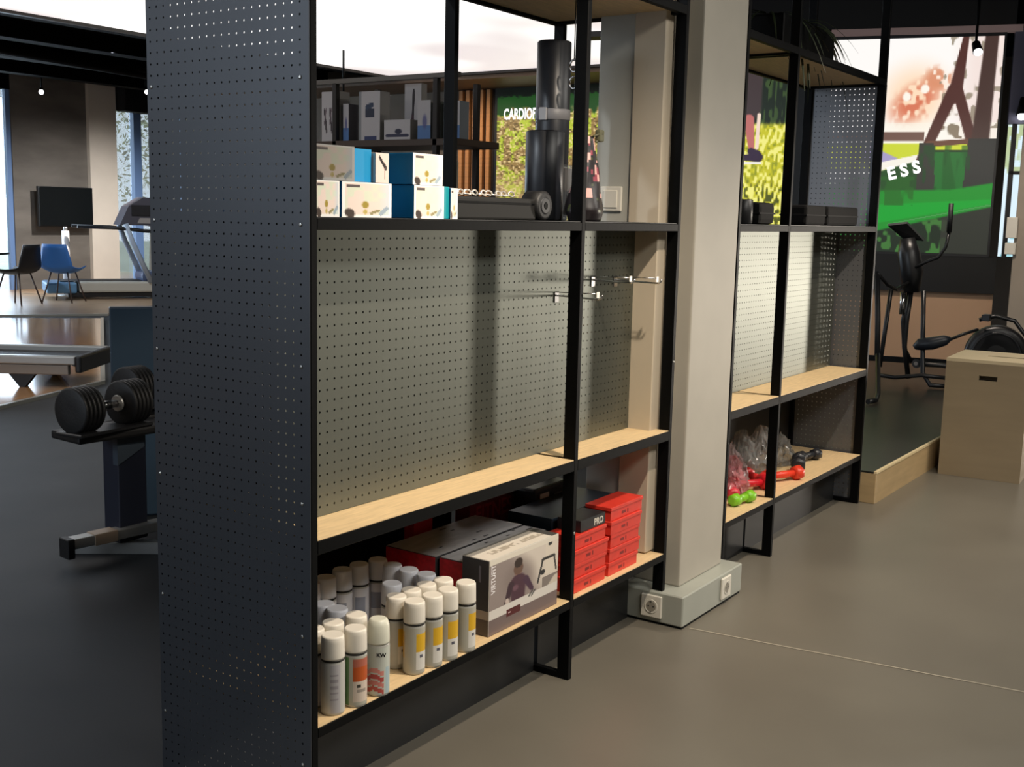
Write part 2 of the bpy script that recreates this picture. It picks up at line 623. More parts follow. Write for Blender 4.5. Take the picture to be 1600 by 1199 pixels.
# far side wall x=11.5: soffit, slats, screen
BRN = mat('brown_panel', '5c4632', 0.55, 0, 0.1, 2)
struct('wall_right', B().box(11.5, 11.7, 6.6, 13.0, 0, 3.5), mat('brown_grey_wall', '6b5d4e', 0.65, 0, 0.06, 1.5), 'brown grey wall behind the slats and display rack')
struct('ceiling', B().box(10.42, 11.5, 5.0, 12.5, 3.12, 3.18), mat('wood_soffit', '6a5038', 0.5, 0, 0.2, 2, 0, stretch=(6, 1, 1)), 'brown wood soffit beyond the luminous ceiling')
SL = mat('slat_oak', 'c98a50', 0.5, 0, 0.12, 4, stretch=(1, 1, 8))
sw = thing('slatted_wall_panel', 'warm oak slatted wall panel beside the cardio screen', 'wall panel', (11.4, 7.65, 0))
part('backing', B().box(.06, .09, 0, .62, 1.0, 3.12), mat('slat_back', '2a1a10', .7), sw)
slm = B().box(0, .06, -.032, .032, 1.0, 3.11, .004).mesh('slat', SL)
for k in range(5):
    link('slat', slm, sw, (0, .06 + k * .118, 0))


def mix(C, mask, col, a=1.0):
    w = np.clip(mask, 0, 1)[:, None] * a
    C[:] = C * (1 - w) + np.array(col)[None] * w


def vnoise(u, v, seed, f):
    r = np.random.RandomState(seed)
    G = r.rand(64, 64)
    x, y = np.abs(u * f), np.abs(v * f)
    xi, yi = x.astype(int), y.astype(int)
    fx, fy = x - xi, y - yi
    fx, fy = fx * fx * (3 - 2 * fx), fy * fy * (3 - 2 * fy)
    g = lambda a, b: G[a % 64, b % 64]
    return (g(xi, yi) * (1 - fx) + g(xi + 1, yi) * fx) * (1 - fy) + (g(xi, yi + 1) * (1 - fx) + g(xi + 1, yi + 1) * fx) * fy


def sstep(x, a, b):
    t = np.clip((x - a) / (b - a), 0, 1)
    return t * t * (3 - 2 * t)


def seg(px, py, x0, y0, x1, y1, w0, w1):
    """mask of tapered stroke"""
    dx, dy = x1 - x0, y1 - y0
    t = np.clip(((px - x0) * dx + (py - y0) * dy) / (dx * dx + dy * dy), 0, 1)
    d = np.hypot(px - x0 - t * dx, py - y0 - t * dy)
    return 1 - sstep(d, (w0 + (w1 - w0) * t) * .8, (w0 + (w1 - w0) * t) * 1.1)


SCR = vmat('led_screen', 0.3, 1.0)


def cardio(u, v):
    x, y = u * 240, (1 - v) * 190
    C = np.zeros((len(u), 3)) + np.array((.62, .50, .30))
    n = vnoise(u * 2, v * 2, 1, 14)
    n2 = vnoise(u * 2, v * 2, 2, 60)
    mix(C, sstep(n, .45, .6), (.72, .78, .22))
    mix(C, sstep(n2, .55, .75), (.95, .85, .62), .8)
    mix(C, sstep(n2, .45, .2), (.30, .24, .12), .7)
    mix(C, sstep(y, 110, 130), (.80, .68, .5), .35)
    mix(C, sstep(28 + 18 * n - y, 0, 6), (.10, .28, .09))
    mix(C, sstep(9 + 8 * n2 - y, 0, 4), (.03, .05, .03))
    return C


cs = thing('cardio_screen', 'backlit screen of sunlit woodland lettered cardiofitness beside the oak slats', 'screen', (11.44, 7.6, 0))
canvas('display', (0, -.02, 1.25), (0, -2.4, 0), (0, 0, 1.86), 120, 96, cardio, SCR, cs)
part('bezel', B().box(.001, .05, -2.46, .03, 1.2, 3.12), DARKP, cs)
WTX = mat('white_lit_letters', 'ffffff', 0.5, emit='ffffff', estr=1.0)
text('lettering', 'CARDIOFITNESS', .20, WTX, frame_M((-.004, -.13, 2.70), (0, -1, 0), (-1, 0, 0)), cs, .001, .006, sx=.62)

# ------------------------------------------------------------------ LED wall by the platform
Q = Vector((8.676, 2.81, 0))
D = Vector((.2624, -.9650, 0)).normalized()
N = Vector((-.9650, -.2624, 0)).normalized()


def ess(u, v):
    y = 59 + 337 * (1 - v)
    x = 1290 + 278 * u
    C = np.zeros((len(u), 3)) + np.array((1.0, .985, .97))
    n = vnoise(u, v, 3, 12)
    n2 = vnoise(u, v, 4, 34)
    mix(C, sstep(x, 1480, 1530), (.95, .87, .84), .8)
    mix(C, 1 - sstep(np.hypot((x - 1432) * .9, y - 150), 15, 75), (1.0, .80, .60), .6)
    glow = 1 - sstep(np.hypot((x - 1432) * .75, (y - 158) * 1.0 + .35 * (x - 1432)), 10, 42)
    n3 = vnoise(u, v, 13, 44)
    mix(C, glow * sstep(n * .4 + .8 * n3, .35, .62), (.84, .44, .32), .9)
    mix(C, (1 - sstep(np.hypot(x - 1468, (y - 122) * 1.3), 12, 34)) * sstep(n3, .35, .55), (.86, .56, .42), .9)
    mix(C, 1 - sstep(np.hypot(x - 1418, y - 150), 5, 9), (1, .97, .92))
    mix(C, 1 - sstep(np.hypot(x - 1447, y - 138), 5, 9), (1, .97, .92))
    mix(C, (y > 190) * (y < 260) * sstep(x, 1330, 1390), (.98, .96, .9), .6)
    mix(C, sstep(y, 203, 207) * (1 - sstep(y, 217, 221)) * (x < 1452), (.45, .34, .30))
    mix(C, sstep(y, 221, 225) * (1 - sstep(y, 262, 268)), (.80, .84, .22))
    mix(C, seg(x, y, 1360, 240, 1425, 258, 14, 5), (.66, .62, .78))
    mix(C, seg(x, y, 1470, 240, 1370, 262, 5, 7), (.97, .95, .9))
    # inner foliage in the fork
    mix(C, ((x > 1478) * (x < 1512) * (y > 150) * (y < 215)) * sstep(n2, .45, .6), (.50, .44, .36), .9)
    # scattered twigs
    mix(C, (y < 200) * (x > 1470) * sstep(n2, .72, .82), (.55, .50, .42), .8)
    T = (.33, .20, .18)
    mix(C, seg(x, y, 1508, 55, 1496, 150, 5, 12), T)
    mix(C, seg(x, y, 1494, 140, 1448, 250, 11, 8), T)
    mix(C, seg(x, y, 1500, 140, 1530, 222, 9, 9), T)
    mix(C, seg(x, y, 1549, 50, 1541, 250, 11, 16), (.28, .20, .18))
    # log
    mix(C, seg(x, y, 1458, 224, 1530, 219, 5, 4), (.42, .28, .22))
    # green banner
    low = sstep(y - (262 - (x - 1395) * .27), 0, 3)
    mix(C, low * (x < 1470), (.15, .30, .15))
    mix(C, (y > 232) * (x > 1445), (.12, .22, .12))
    mix(C, (y > 236) * (x > 1468) * (x < 1528) * (y < 318), (.14, .42, .18))
    mix(C, seg(x, y, 1490, 240, 1500, 310, 6, 14), (.12, .36, .15))
    mix(C, (x > 1443) * (x < 1468 + (y - 215) * .08) * (y > 222) * (y < 322), (.22, .22, .20))
    mix(C, (x > 1524 - (y - 215) * .05) * (y > 215) * (y < 300), (.20, .20, .19))
    mix(C, (x > 1443) * (x < 1530) * (y > 225) * (y < 300) * sstep(vnoise(u * 3, v, 15, 14), .55, .8), (.10, .30, .13), .6)
    # lawn band
    b0 = sstep(y - (296 - (x - 1370) * .02 - .15 * np.maximum(x - 1500, 0)), 0, 4)
    mix(C, b0, (.13, .55, .18))
    mix(C, sstep(y - (312 + (1500 - x) * .06), 0, 3) * (1 - sstep(y - (322 + (1530 - x) * .18), 0, 3)), (.10, .62, .20))
    mix(C, (y > 275) * (y < 322) * (x < 1440) * sstep(n2, .45, .6), (.16, .38, .14), .7)
    dk = sstep(y - (326 + (1540 - x) * .22), 0, 4)
    mix(C, dk, (.12, .17, .12))
    mix(C, dk * sstep(n2, .5, .65) * (x < 1500), (.26, .48, .22), .9)
    mix(C, dk * (x > 1490), (.20, .20, .18), .8)
    mix(C, seg(x, y, 1400, 352, 1568, 318, 1, 1), (.4, .6, .4), .6)
    return C


ls = thing('led_screen', 'large lit led screen of sunset park trees with green banner behind the cross trainer', 'screen', Q)
S0, S1 = .83, 2.275
canvas('display', D * S0 + N * .012 + Vector((0, 0, 1.145)), D * (S1 - S0), (0, 0, 1.915), 150, 190, ess, SCR, ls)
bz = B()
M = Matrix((D, -N, Vector((0, 0, 1)))).transposed().to_4x4()
bz.box(S0, S1 + .02, -.008, .10, 1.12, 3.09, 0, M)
part('bezel', bz, DARKP, ls)
tm = frame_M(D * 1.385 + N * .018 + Vector((0, 0, 1.80)), (D * .965 + Vector((0, 0, 1)) * .26), N)
text('lettering', 'E S S', .155, WTX, tm, ls, .001, .006, sx=.95)


def leg(u, v):
    # visible strip is u 0.72..1
    x = 1236 - (1 - u) * 285
    y = 105 + 317 * (1 - v)
    y = y - 10
    C = np.zeros((len(u), 3)) + np.array((.09, .13, .08))
    n = vnoise(u * 5, v, 6, 20)
    n2 = vnoise(u * 2.2, v * 1.3, 7, 40)
    mix(C, sstep(n, .5, .7), (.22, .30, .15))
    g = sstep(y, 203, 212)
    mix(C, g, (.78, .76, .14))
    mix(C, g * sstep(n2, .45, .65), (.97, .95, .55), .9)
    mix(C, g * sstep(n2 + .25 * n, .45, .25), (.45, .50, .14), .6)
    mix(C, g * sstep(y, 285, 330) * sstep(n2, .45, .3), (.20, .22, .06), .7)
    mix(C, seg(x, y, 1160, 90, 1154, 150, 10, 6), (.60, .66, .76))
    mix(C, seg(x, y, 1177, 95, 1174, 182, 16, 18), (.25, .20, .20))
    mix(C, seg(x, y, 1172, 200, 1178, 245, 9, 5), (.74, .42, .40))
    mix(C, seg(x, y, 1188, 192, 1187, 246, 3, 3), (.95, .85, .78))
    mix(C, seg(x, y, 1168, 262, 1190, 262, 5, 8), (.20, .13, .22))
    mix(C, seg(x, y, 1178, 252, 1188, 256, 6, 6), (.20, .13, .22))
    mix(C, seg(x, y, 1160, 271, 1194, 271, 2.2, 2.2), (.95, .93, .88))
    mix(C, sstep(x, 1231.5, 1233), (.97, 1.0, .97))  # white edge strip paints a reflection onto the display
    return C


l2 = thing('led_screen', 'lit led screen showing a running leg and shoe on yellow grass', 'screen', Q)
canvas('display', D * (-1.2) + N * .012 + Vector((0, 0, 1.145)), D * 1.66, (0, 0, 1.80), 260, 160, leg, SCR, l2)
bz = B()
bz.box(-1.22, .47, -.008, .10, 1.12, 3.09, 0, M)
part('bezel', bz, DARKP, l2)

wl = B()
wl.box(-1.6, 2.36, .06, .20, .165, .79, 0, M)
struct('wall_right', wl, mat('sand_wall', 'b08f72', .6, 0, .03, 3), 'sand coloured low wall under the led screens').location = Q
w2 = B()
w2.box(-1.6, 2.36, .0, .20, .79, 1.12, 0, M)
w2.box(.47, .83, .03, .15, 1.12, 3.4, 0, M)
struct('wall_right', w2, mat('black_gloss_panel', '141414', .35), 'black panel band below the led screens').location = Q
w3 = B()
w3.box(-1.6, 2.36, -.05, .2, 3.15, 3.5, 0, M)
struct('wall_right', w3, mat('dark_fascia', '120f0e', .6), 'dark fascia above the led screens').location = Q
w4 = B()
w4.box(.8, 2.42, -.03, .05, 3.09, 3.15, 0, M)
struct('trim_3', w4, mat('mauve_trim', '8c7672', .5, emit='8c7672', estr=.25), 'mauve strip along the top of the led screen').location = Q  # strip is no lamp; a faint glow is put into its material

# right of the screen: door leaf / glazing and second pillar
dr = B()
dr.box(2.36, 2.56, -.02, .10, 2.30, 3.12, 0, M)
struct('wall_right', dr, mat('mauve_grey_wall', '77758a', .6), 'mauve grey wall strip over the window beside the led screen').location = Q
w5 = B()
w5.box(2.40, 2.44, .0, .06, 1.12, 2.30, 0, M).box(2.40, 2.95, .0, .06, 1.86, 1.89, 0, M).box(2.90, 2.95, 0, .06, 1.12, 2.3, 0, M)
wn3 = struct('window_3', w5, DARKP, 'narrow window with a dark frame beside the led screen')
wn3.location = Q


def outview(u, v):
    C = np.zeros((len(u), 3)) + np.array((.88, .96, 1.0))
    n = vnoise(u, v, 9, 20)
    mix(C, sstep(v, .62, .66) * sstep(n, .3, .5), (.74, .80, .62))
    mix(C, sstep(n, .55, .7) * (v < .3), (.55, .82, .86), .7)
    return C


# painted glowing pane in place of the bright outdoors beyond that window
canvas('pane', D * 2.37 + N * (-.07) + Vector((0, 0, 1.13)), D * .56, (0, 0, 1.17), 30, 60, outview, SCR, wn3)
p2 = B()
p2.box(9.05, 9.75, -.35, .355, 0, 3.5, .01)
struct('pillar', p2, mat('pillar_grey', '958b7e', .6, 0, .04, 4), 'grey beige pillar beside the led wall and flywheel')
sk = thing('wall_socket', 'small grey switch box on the far pillar beside the led screen', 'socket', (9.05, .345, 1.38))
part('plate', B().box(-.05, 0, -.02, .07, -.08, .10, .006), WHITEP, sk)
part('plate', B().box(-.05, 0, -.02, .07, -.22, -.12, .006), WHITEP, sk)
struct('wall_right', B().box(12.9, 13.0, -7, -.2, 0, 3.5), mat('grey_side_wall', '8c8478', .65), 'grey wall beyond the plywood box')

# small spot fixtures (emissive) in view
def track_spot(loc, label, aim):
    t = thing('track_spot', label, 'spotlight', loc, 0, 'ceiling track spots')
    d = Vector(aim).normalized()
    part('housing', B().tube([(0, 0, 0), (d * .12)[:]], [.035, .042], 14), BLACK, t)
    part('lens', B().tube([(d * .121)[:], (d * .126)[:]], .036, 14), mat('lamp_lens', 'ffffff', .3, emit='ffffff', estr=6), t)
    part('stem', B().tube([(0, 0, 0), (0, 0, max(.05, 3.5 - loc[2]))], .012, 8), BLACK, t)


track_spot((8.88, 14.2, 3.12), 'small black track spot glowing in front of the grey concrete wall', (-.5, -.7, -.35))
track_spot((10.32, 13.6, 3.26), 'small black track spot glowing beside the perforated side panel', (-.4, -.7, -.5))
track_spot((8.15, 7.4, 2.675), 'small black track spot glowing above the display rack', (-.4, -.7, -.5))
track_spot((8.75, .73, 2.93), 'small round spot in front of the led screen top', (-.6, -.3, -.6))
sp = thing('track_spot', 'small black spot on the mauve wall beside the led screen', 'spotlight', (9.262, .42, 2.42), 0, 'ceiling track spots')
part('housing', B().tube([(0, 0, .1), (-.03, -.01, -.05)], [.02, .05], 12), BLACK, sp)
part('lens', B().tube([(-.03, -.01, -.05), (-.045, -.015, -.075)], .035, 12), mat('lamp_lens', 'ffffff', .3), sp)

# ------------------------------------------------------------------ main pillar, casing, plinth
struct('pillar', B().box(1.80, 2.155, -.025, .36, .116, 3.5, .006), GREYW, 'grey white square pillar between the two shelving units')
struct('pillar', B().box(1.672, 1.80, .048, .163, .256, 3.5, .003), BEIGE, 'beige casing strip at the end of the shelving bay')
struct('pillar', B().box(1.685, 1.80, .163, .30, .256, 3.5, .003), mat('grey_casing', 'acaca4', .55, 0, .03, 6), 'grey casing strip with the light switch')
struct('baseboard_pillar', B().box(1.706, 2.212, -.087, .15, .008, .116, .004), PLINTH, 'grey plinth box with power sockets round the pillar foot')
struct('trim_4', B().box(1.712, 2.208, -.082, .148, .0, .008), BLACK)


def socket(O, U, Nn, label, two=False):
    t = thing('power_socket', label, 'socket', O)
    M_ = frame_M((0, 0, 0), U, Nn)
    w = .04 if not two else .045
    part('cover_plate', B().box(-w, w, -.04, .04, 0, .009, .003, M_), WHITEP, t)
    ring = B().lathe([(.019, .0091), (.022, .0095), (.0245, .011), (.026, .0095)], 24, M_)
    part('socket_ring', ring, WHITEP, t)
    well = B().lathe([(.0188, .0096), (.0186, .0099)], 24, M_)
    part('socket_well', well, mat('socket_inside', '8b867a', .6), t)
    for s in (-1, 1):
        part('pin_hole', B().tube([(s * .0095, 0, .0099), (s * .0095, 0, .0105)], .0026, 10, M_), DARKP, t)
    for s in (-1, 1):
        part('earth_clip', B().box(-.0025, .0025, s * .018 - .0015, s * .018 + .0015, .0099, .0125, 0, M_), STEEL, t)
    return t


socket((1.706, .030, .064), (0, -1, 0), (-1, 0, 0), 'white power socket on the plinth face beside the shelf')
socket((2.055, -.087, .064), (1, 0, 0), (0, -1, 0), 'white power socket on the front of the grey plinth')
sw_ = thing('light_switch', 'white light switch on the grey casing behind the bay', 'switch', (1.685, .235, 1.458))
M_ = frame_M((0, 0, 0), (0, -1, 0), (-1, 0, 0))
part('cover_plate', B().box(-.042, .042, -.042, .042, 0, .009, .003, M_), WHITEP, sw_)
part('rocker', B().box(-.027, .027, -.03, .03, .009, .013, .002, M_), WHITEP, sw_)

# ------------------------------------------------------------------ shelving units
ZB, ZM, ZT, ZTT = .2525, .6846, 1.383, 2.051
HT = 2.75


def post(b, x, y0=.0, y1=.04, h=HT):
    b.box(x, x + .02, y0, y1, 0, h, .0015)
    return b


def screw_mesh():
    return B().lathe([(.0045, 0), (.0042, .0012), (.002, .002)], 12).mesh('screw', mat('screw_steel', 'b8b8b4', .3, 1.0))


SCREW = screw_mesh()


def screw(loc, rot, parent):
    link('screw', SCREW, parent, loc, rot)


def shelf_unit(name, label, X0, xs, depth, peg_y, end_x, end_label):
    """xs: post x positions (absolute); bays between"""
    t = thing(name, label, 'shelving unit', (X0, 0, 0), 0, 'black steel shelving units')
    L = lambda x: x - X0
    for x in xs:
        onp = abs(x - 1.72) < .01
        zb0 = .1165 if onp else 0
        part('post', B().box(L(x), L(x) + .02, 0, .04, zb0, HT, .0015), BLACK, t)
        part('post', post(B(), L(x), depth - .04, depth), BLACK, t)
        if not onp:
            part('foot_bar', B().box(L(x), L(x) + .02, .04, depth - .04, 0, .02, .0015), BLACK, t)
    for i in range(len(xs) - 1):
        a_, c_ = L(xs[i]) + .02, L(xs[i + 1])
        for (zt, h, nm) in ((ZB, .026, 'bottom'), (ZM, .034, 'mid'), (ZT, .027, 'top'), (ZTT + .03, .032, 'crown')):
            dz = .003
            fr = B()
            fr.box(a_, c_, 0, .02, zt - h, zt - dz * (nm != 'x'), .001)
            fr.box(a_, c_, depth - .02, depth, zt - h, zt - dz, .001)
            fr.box(a_, a_ + .02, .02, depth - .02, zt - h, zt - dz - .012)
            fr.box(c_ - .02, c_, .02, depth - .02, zt - h, zt - dz - .012)
            part('shelf_frame', fr, BLACK, t)
            d1 = depth - .004 if not (nm == 'x') else depth
            if nm == 'crown':
                part('shelf_board', B().box(a_ + .001, c_ - .001, .021, depth - .021, zt - .022, zt - .002, .0005), WOOD, t)
            elif nm == 'top':
                part('shelf_board', B().box(a_ + .001, c_ - .001, .003, d1, zt - .0029, zt, .0005), mat('black_tray', '232425', .45, .3), t)
                part('shelf_tray', B().box(a_ + .02, c_ - .02, .02, depth - .02, zt - .022, zt - .004), BLACK, t)
            else:
                part('shelf_board', B().box(a_ + .001, c_ - .001, .002, d1, zt - .0029, zt, .0005), WOOD, t)
                part('shelf_tray', B().box(a_ + .02, c_ - .02, .02, depth - .02, zt - .022, zt - .004), WOOD, t)
        # pegboard
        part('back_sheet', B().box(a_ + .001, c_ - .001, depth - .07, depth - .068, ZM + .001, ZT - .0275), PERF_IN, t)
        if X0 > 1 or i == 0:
            part('back_sheet', B().box(a_ + .001, c_ - .001, depth - .019, depth - .017, ZB + .001, ZM - .035), PERF_IN if X0 > 1 else BLACK, t)  # dark sheet added so the open back behind the goods stays black
        part('kick_panel', B().box(a_ + .0005, min(c_ - .0005, 1.704) if X0 < 1 else c_ - .0005, .125, .14, .0, ZB - .0265), mat('kick_sheet', '2a2b2c', .35, .3, .05, 5), t)
    perforated('pegboard', PERF, L(xs[0]) + .021, L(xs[-1]) - .001, ZM + .001, ZT - .0275, .0247, .025, .0029, 'y', peg_y, .0015, t)
    return t


U1 = shelf_unit('shelving_unit', 'black steel shelving unit with perforated end panel holding spray cans and boxes', 0,
                [.002, 1.101, 1.72], .506, .133, 0, '')
ep = perforated('end_panel', PERF_END, .0, .508, .0, HT, .02345, .025, .0026, 'x', -.0015, .0015, U1, a_first=.0015 + .0135 - .0015, z_first=1.6661 + .0125 - 67 * .025)
for k in range(-3, 6):
    z = 1.6661 - .3 * k
    for y in (.025, .4939):
        link('screw', SCREW, ep, (-.0015, y, z), (0, -math.pi / 2, 0))
for x, z in ((1.731, .92), (1.111, .46)):
    link('screw', SCREW, U1, (x, 0, z), (math.pi / 2, 0, 0))

U2 = shelf_unit('shelving_unit', 'second black steel shelving unit beyond the pillar holding small dumbbells', 2.22,
                [2.22, 2.725, 3.883], .40, .185, 0, '')
perforated('end_panel', mat('end_sheet', '707276', .42, .5, .04, 3), .0, .402, .0, 2.055, .0235, .025, .0029, 'x', 3.9035 - 2.22, .0015, U2)

# hooks on the pegboard
def hook(x, z, L_, label):
    t = thing('peg_hook', label, 'hook', (x, .133, z))
    part('back_plate', B().box(-.012, .012, -.003, -.0005, -.022, .012, .001), STEEL, t)
    part('prong', B().tube([(0, -.002, 0), (0, -L_ + .012, -.004), (0, -L_ + .004, 0), (0, -L_, .010)], .0028, 8), STEEL, t)
    part('price_arm', B().tube([(0, -.002, .010), (0, -L_ * .9, .012)], .0016, 8), STEEL, t)
    part('tip', B().box(-.008, .008, -L_ * .9 - .002, -L_ * .9, .000, .018, .0006), WHITEP, t)
    return t


hook(1.185, 1.160, .16, 'chrome peg hook nearest the middle post, lower one')
hook(1.40, 1.200, .15, 'chrome peg hook in the narrow bay, shorter one on the dark board')
hook(1.545, 1.195, .17, 'chrome peg hook reaching to the beige casing strip')

# ------------------------------------------------------------------ spray cans
PR = vmat('printed_label', .38)
CR, CH = .0275, .187
TH = ((math.degrees(math.atan2(-1.72, -1.95)) + 360) % 360) / 360.0   # label side


def ang(u):
    d = (u - TH + .5) % 1 - .5
    return d * 360


def lab_yellow(u, v):
    a = ang(u)
    C = np.zeros((len(u), 3)) + np.array((.70, .69, .64))
    mix(C, (a > 5) * (a < 115) * (v > .46) * (v < .86), (.86, .68, .16))
    mix(C, (a > 5) * (a < 115) * (v > .08) * (v < .46), (.86, .85, .82))
    mix(C, (a > 30) * (a < 44) * (v > .34) * (v < .40), (.35, .35, .4))
    mix(C, (a < -60) * (v > .3) * (v < .9), (.78, .62, .30))
    return C


def lab_grey(u, v):
    a = ang(u)
    C = np.zeros((len(u), 3)) + np.array((.74, .74, .72))
    mix(C, (a > -15) * (a < 35), (.70, .69, .70))
    mix(C, (np.abs(a - 10) < 22) * ((v * 22) % 1 < .4) * (v > .2) * (v < .9), (.60, .58, .60))
    return C


def lab_orange(u, v):
    a = ang(u)
    C = np.zeros((len(u), 3)) + np.array((.70, .69, .63))
    mix(C, (a < -35) * (a > -110), (.42, .56, .36))
    mix(C, (a > -12) * (a < 95) * (v > .50) * (v < .80), (.74, .34, .14))
    mix(C, (a > -12) * (a < 95) * (v > .80) * (v < .97), (.70, .40, .32))
    mix(C, (a > -12) * (a < 95) * (v > .06) * (v < .50), (.84, .78, .72))
    mix(C, (a > 8) * (a < 24) * (v > .36) * (v < .44), (.25, .25, .22))
    mix(C, (a > 5) * (a < 60) * ((v * 26) % 1 < .4) * (v > .12) * (v < .32), (.62, .58, .54))
    return C


def lab_wave(u, v):
    a = ang(u)
    C = np.zeros((len(u), 3)) + np.array((.76, .78, .74))
    w = .09 * np.sin(a / 14.)
    for k, c in enumerate(((.74, .34, .30), (.82, .50, .46), (.72, .30, .28), (.84, .55, .50))):
        mix(C, (a < 30) * (np.abs(v + w * .4 - .10 - .13 * k) < .05), c)
    mix(C, (a > 34) * (a < 70) * (v < .58), (.66, .74, .76))
    return C


def lab_white(u, v):
    C = np.zeros((len(u), 3)) + np.array((.86, .86, .88))
    mix(C, (np.abs(ang(u)) < 30) * (v > .4) * (v < .8), (.60, .62, .68))
    return C


def make_can(label, fn, cap, ring=True, wave=False):
    t = thing('spray_can', label, 'spray can', (0, 0, 0), 0, 'spray cans on the bottom shelf')
    body = B().lathe([(.0255, 0), (CR, .003), (CR, .124), (.0258, .128), (.0245, .131)], 28)
    bo = part('can_body', body, mat('can_silver', 'b8b7b0', .34, .2), t)
    me = cylprint('printed_wrap', CR + .0003, .006, .122, 36, 30, fn, PR)
    link('printed_wrap', me, t)
    if ring:
        part('seam_ring', B().lathe([(.0268, .1265), (.0278, .128), (.0278, .1305), (.0268, .132)], 28), mat('ring_black', '15140f', .4), t)
        z0 = .132
        part('cap', B().lathe([(.0272, z0), (.0275, z0 + .004), (.0268, z0 + .040), (.0262, z0 + .050), (.0238, z0 + .0545), (.0225, z0 + .0535)], 28), cap, t)
    else:
        part('cap', B().lathe([(.0272, .128), (.0275, .132), (.0272, .150), (.0262, .172), (.022, .184), (.018, .187)], 28), cap, t)
    if wave:
        d = Vector((-.75, -.66, 0))
        tx = frame_M((-.0235, -.0150, .100), (.62, -.78, 0), (-.78, -.62, 0))
        text('lettering', 'KW', .013, DARKP, tx, t, .0002, .0006)
    return t


CANS = [
    (.104, .033, 'grey', 'plain grey spray can with white cap, front of the shelf against the end post'),
    (.168, .022, 'orange', 'spray can with orange and white label in the front row'),
    (.247, .020, 'wave', 'white spray can with red wave pattern and pale domed cap'),
    (.399, .033, 'yellow', 'yellow labelled spray can, front one next to the gap in the row'),
    (.462, .026, 'yellow', 'yellow labelled spray can, second from the gap in the front row'),
    (.522, .022, 'yellow', 'yellow labelled spray can, third from the gap in the front row'),
    (.597, .020, 'yellow', 'yellow labelled spray can standing nearest the white boxed product'),
    (.164, .089, 'plain', 'white capped spray can directly behind the orange labelled one'),
    (.236, .081, 'plain', 'white capped spray can behind the red wave can'),
    (.400, .093, 'yellow', 'yellow labelled spray can in second row beside the gap'),
    (.460, .094, 'yellow', 'white capped spray can, second in second row of the yellow block'),
    (.519, .091, 'yellow', 'white capped spray can, third in second row of the yellow block'),
    (.578, .081, 'yellow', 'white capped spray can, last in second row before the boxes'),
    (.105, .096, 'plain', 'white capped spray can half hidden by the end post'),
    (.246, .195, 'shade', 'grey capped spray can in shade by the end post, third row'),
    (.240, .146, 'shade', 'grey capped spray can in shade behind the front group'),
    (.340, .335, 'shade', 'grey capped spray can in back row, first from the end post'),
    (.400, .335, 'shade', 'grey capped spray can in back row, second from the end post'),
    (.476, .347, 'shade', 'grey capped spray can in back row, third from the end post'),
    (.541, .344, 'shade', 'grey capped spray can in back row, fourth from the end post'),
    (.605, .332, 'shade', 'grey capped spray can in back row, last before the dark cartons'),
    (.592, .268, 'shade', 'grey capped spray can beside the dark carton end, fourth row'),
    (.588, .207, 'shade', 'grey capped spray can beside the dark carton end, third row'),
    (.586, .145, 'shade', 'grey capped spray can just behind the yellow second row end'),
    (.469, .166, 'shade', 'grey capped spray can behind the middle of the yellow block'),
]
PROTO = {}
for (x, y, k, lab) in CANS:
    if k not in PROTO:
        fn = {'grey': lab_grey, 'orange': lab_orange, 'wave': lab_wave, 'yellow': lab_yellow, 'plain': lab_white, 'shade': lab_white}[k]
        t = make_can(lab, fn, CLEARCAP if k == 'shade' else (mat('pale_dome_cap', 'dcdccb', .35) if k == 'wave' else CAPM), k != 'wave', k == 'wave')
        t.location = (x, y, ZB + .0002)
        PROTO[k] = t
    else:
        dup(PROTO[k], (x, y, ZB + .0002), random.uniform(-.25, .25), lab)

# ------------------------------------------------------------------ cartons on the bottom shelf
def carton(name, label, cat, x0, x1, y0, y1, z0, z1, rz, cols, group=None, tape=None):
    """cardboard box with separate printed faces: cols = dict(side->material)"""
    t = thing(name, label, cat, (x0, y0, z0), rz, group)
    w, d, h = x1 - x0, y1 - y0, z1 - z0
    e = .0012
    part('carton', B().box(0, w, 0, d, 0, h, .0012), cols['body'], t)
    if 'left' in cols:
        part('end_print', B().box(-e * .4, 0, .002, d - .002, .002, h - .002), cols['left'], t)
    if 'top' in cols:
        part('top_print', B().box(.002, w - .002, .002, d - .002, h, h + e * .4), cols['top'], t)
    if 'front' in cols:
        part('front_print', B().box(.002, w - .002, -e * .4, 0, .002, h - .002), cols['front'], t)
    return t


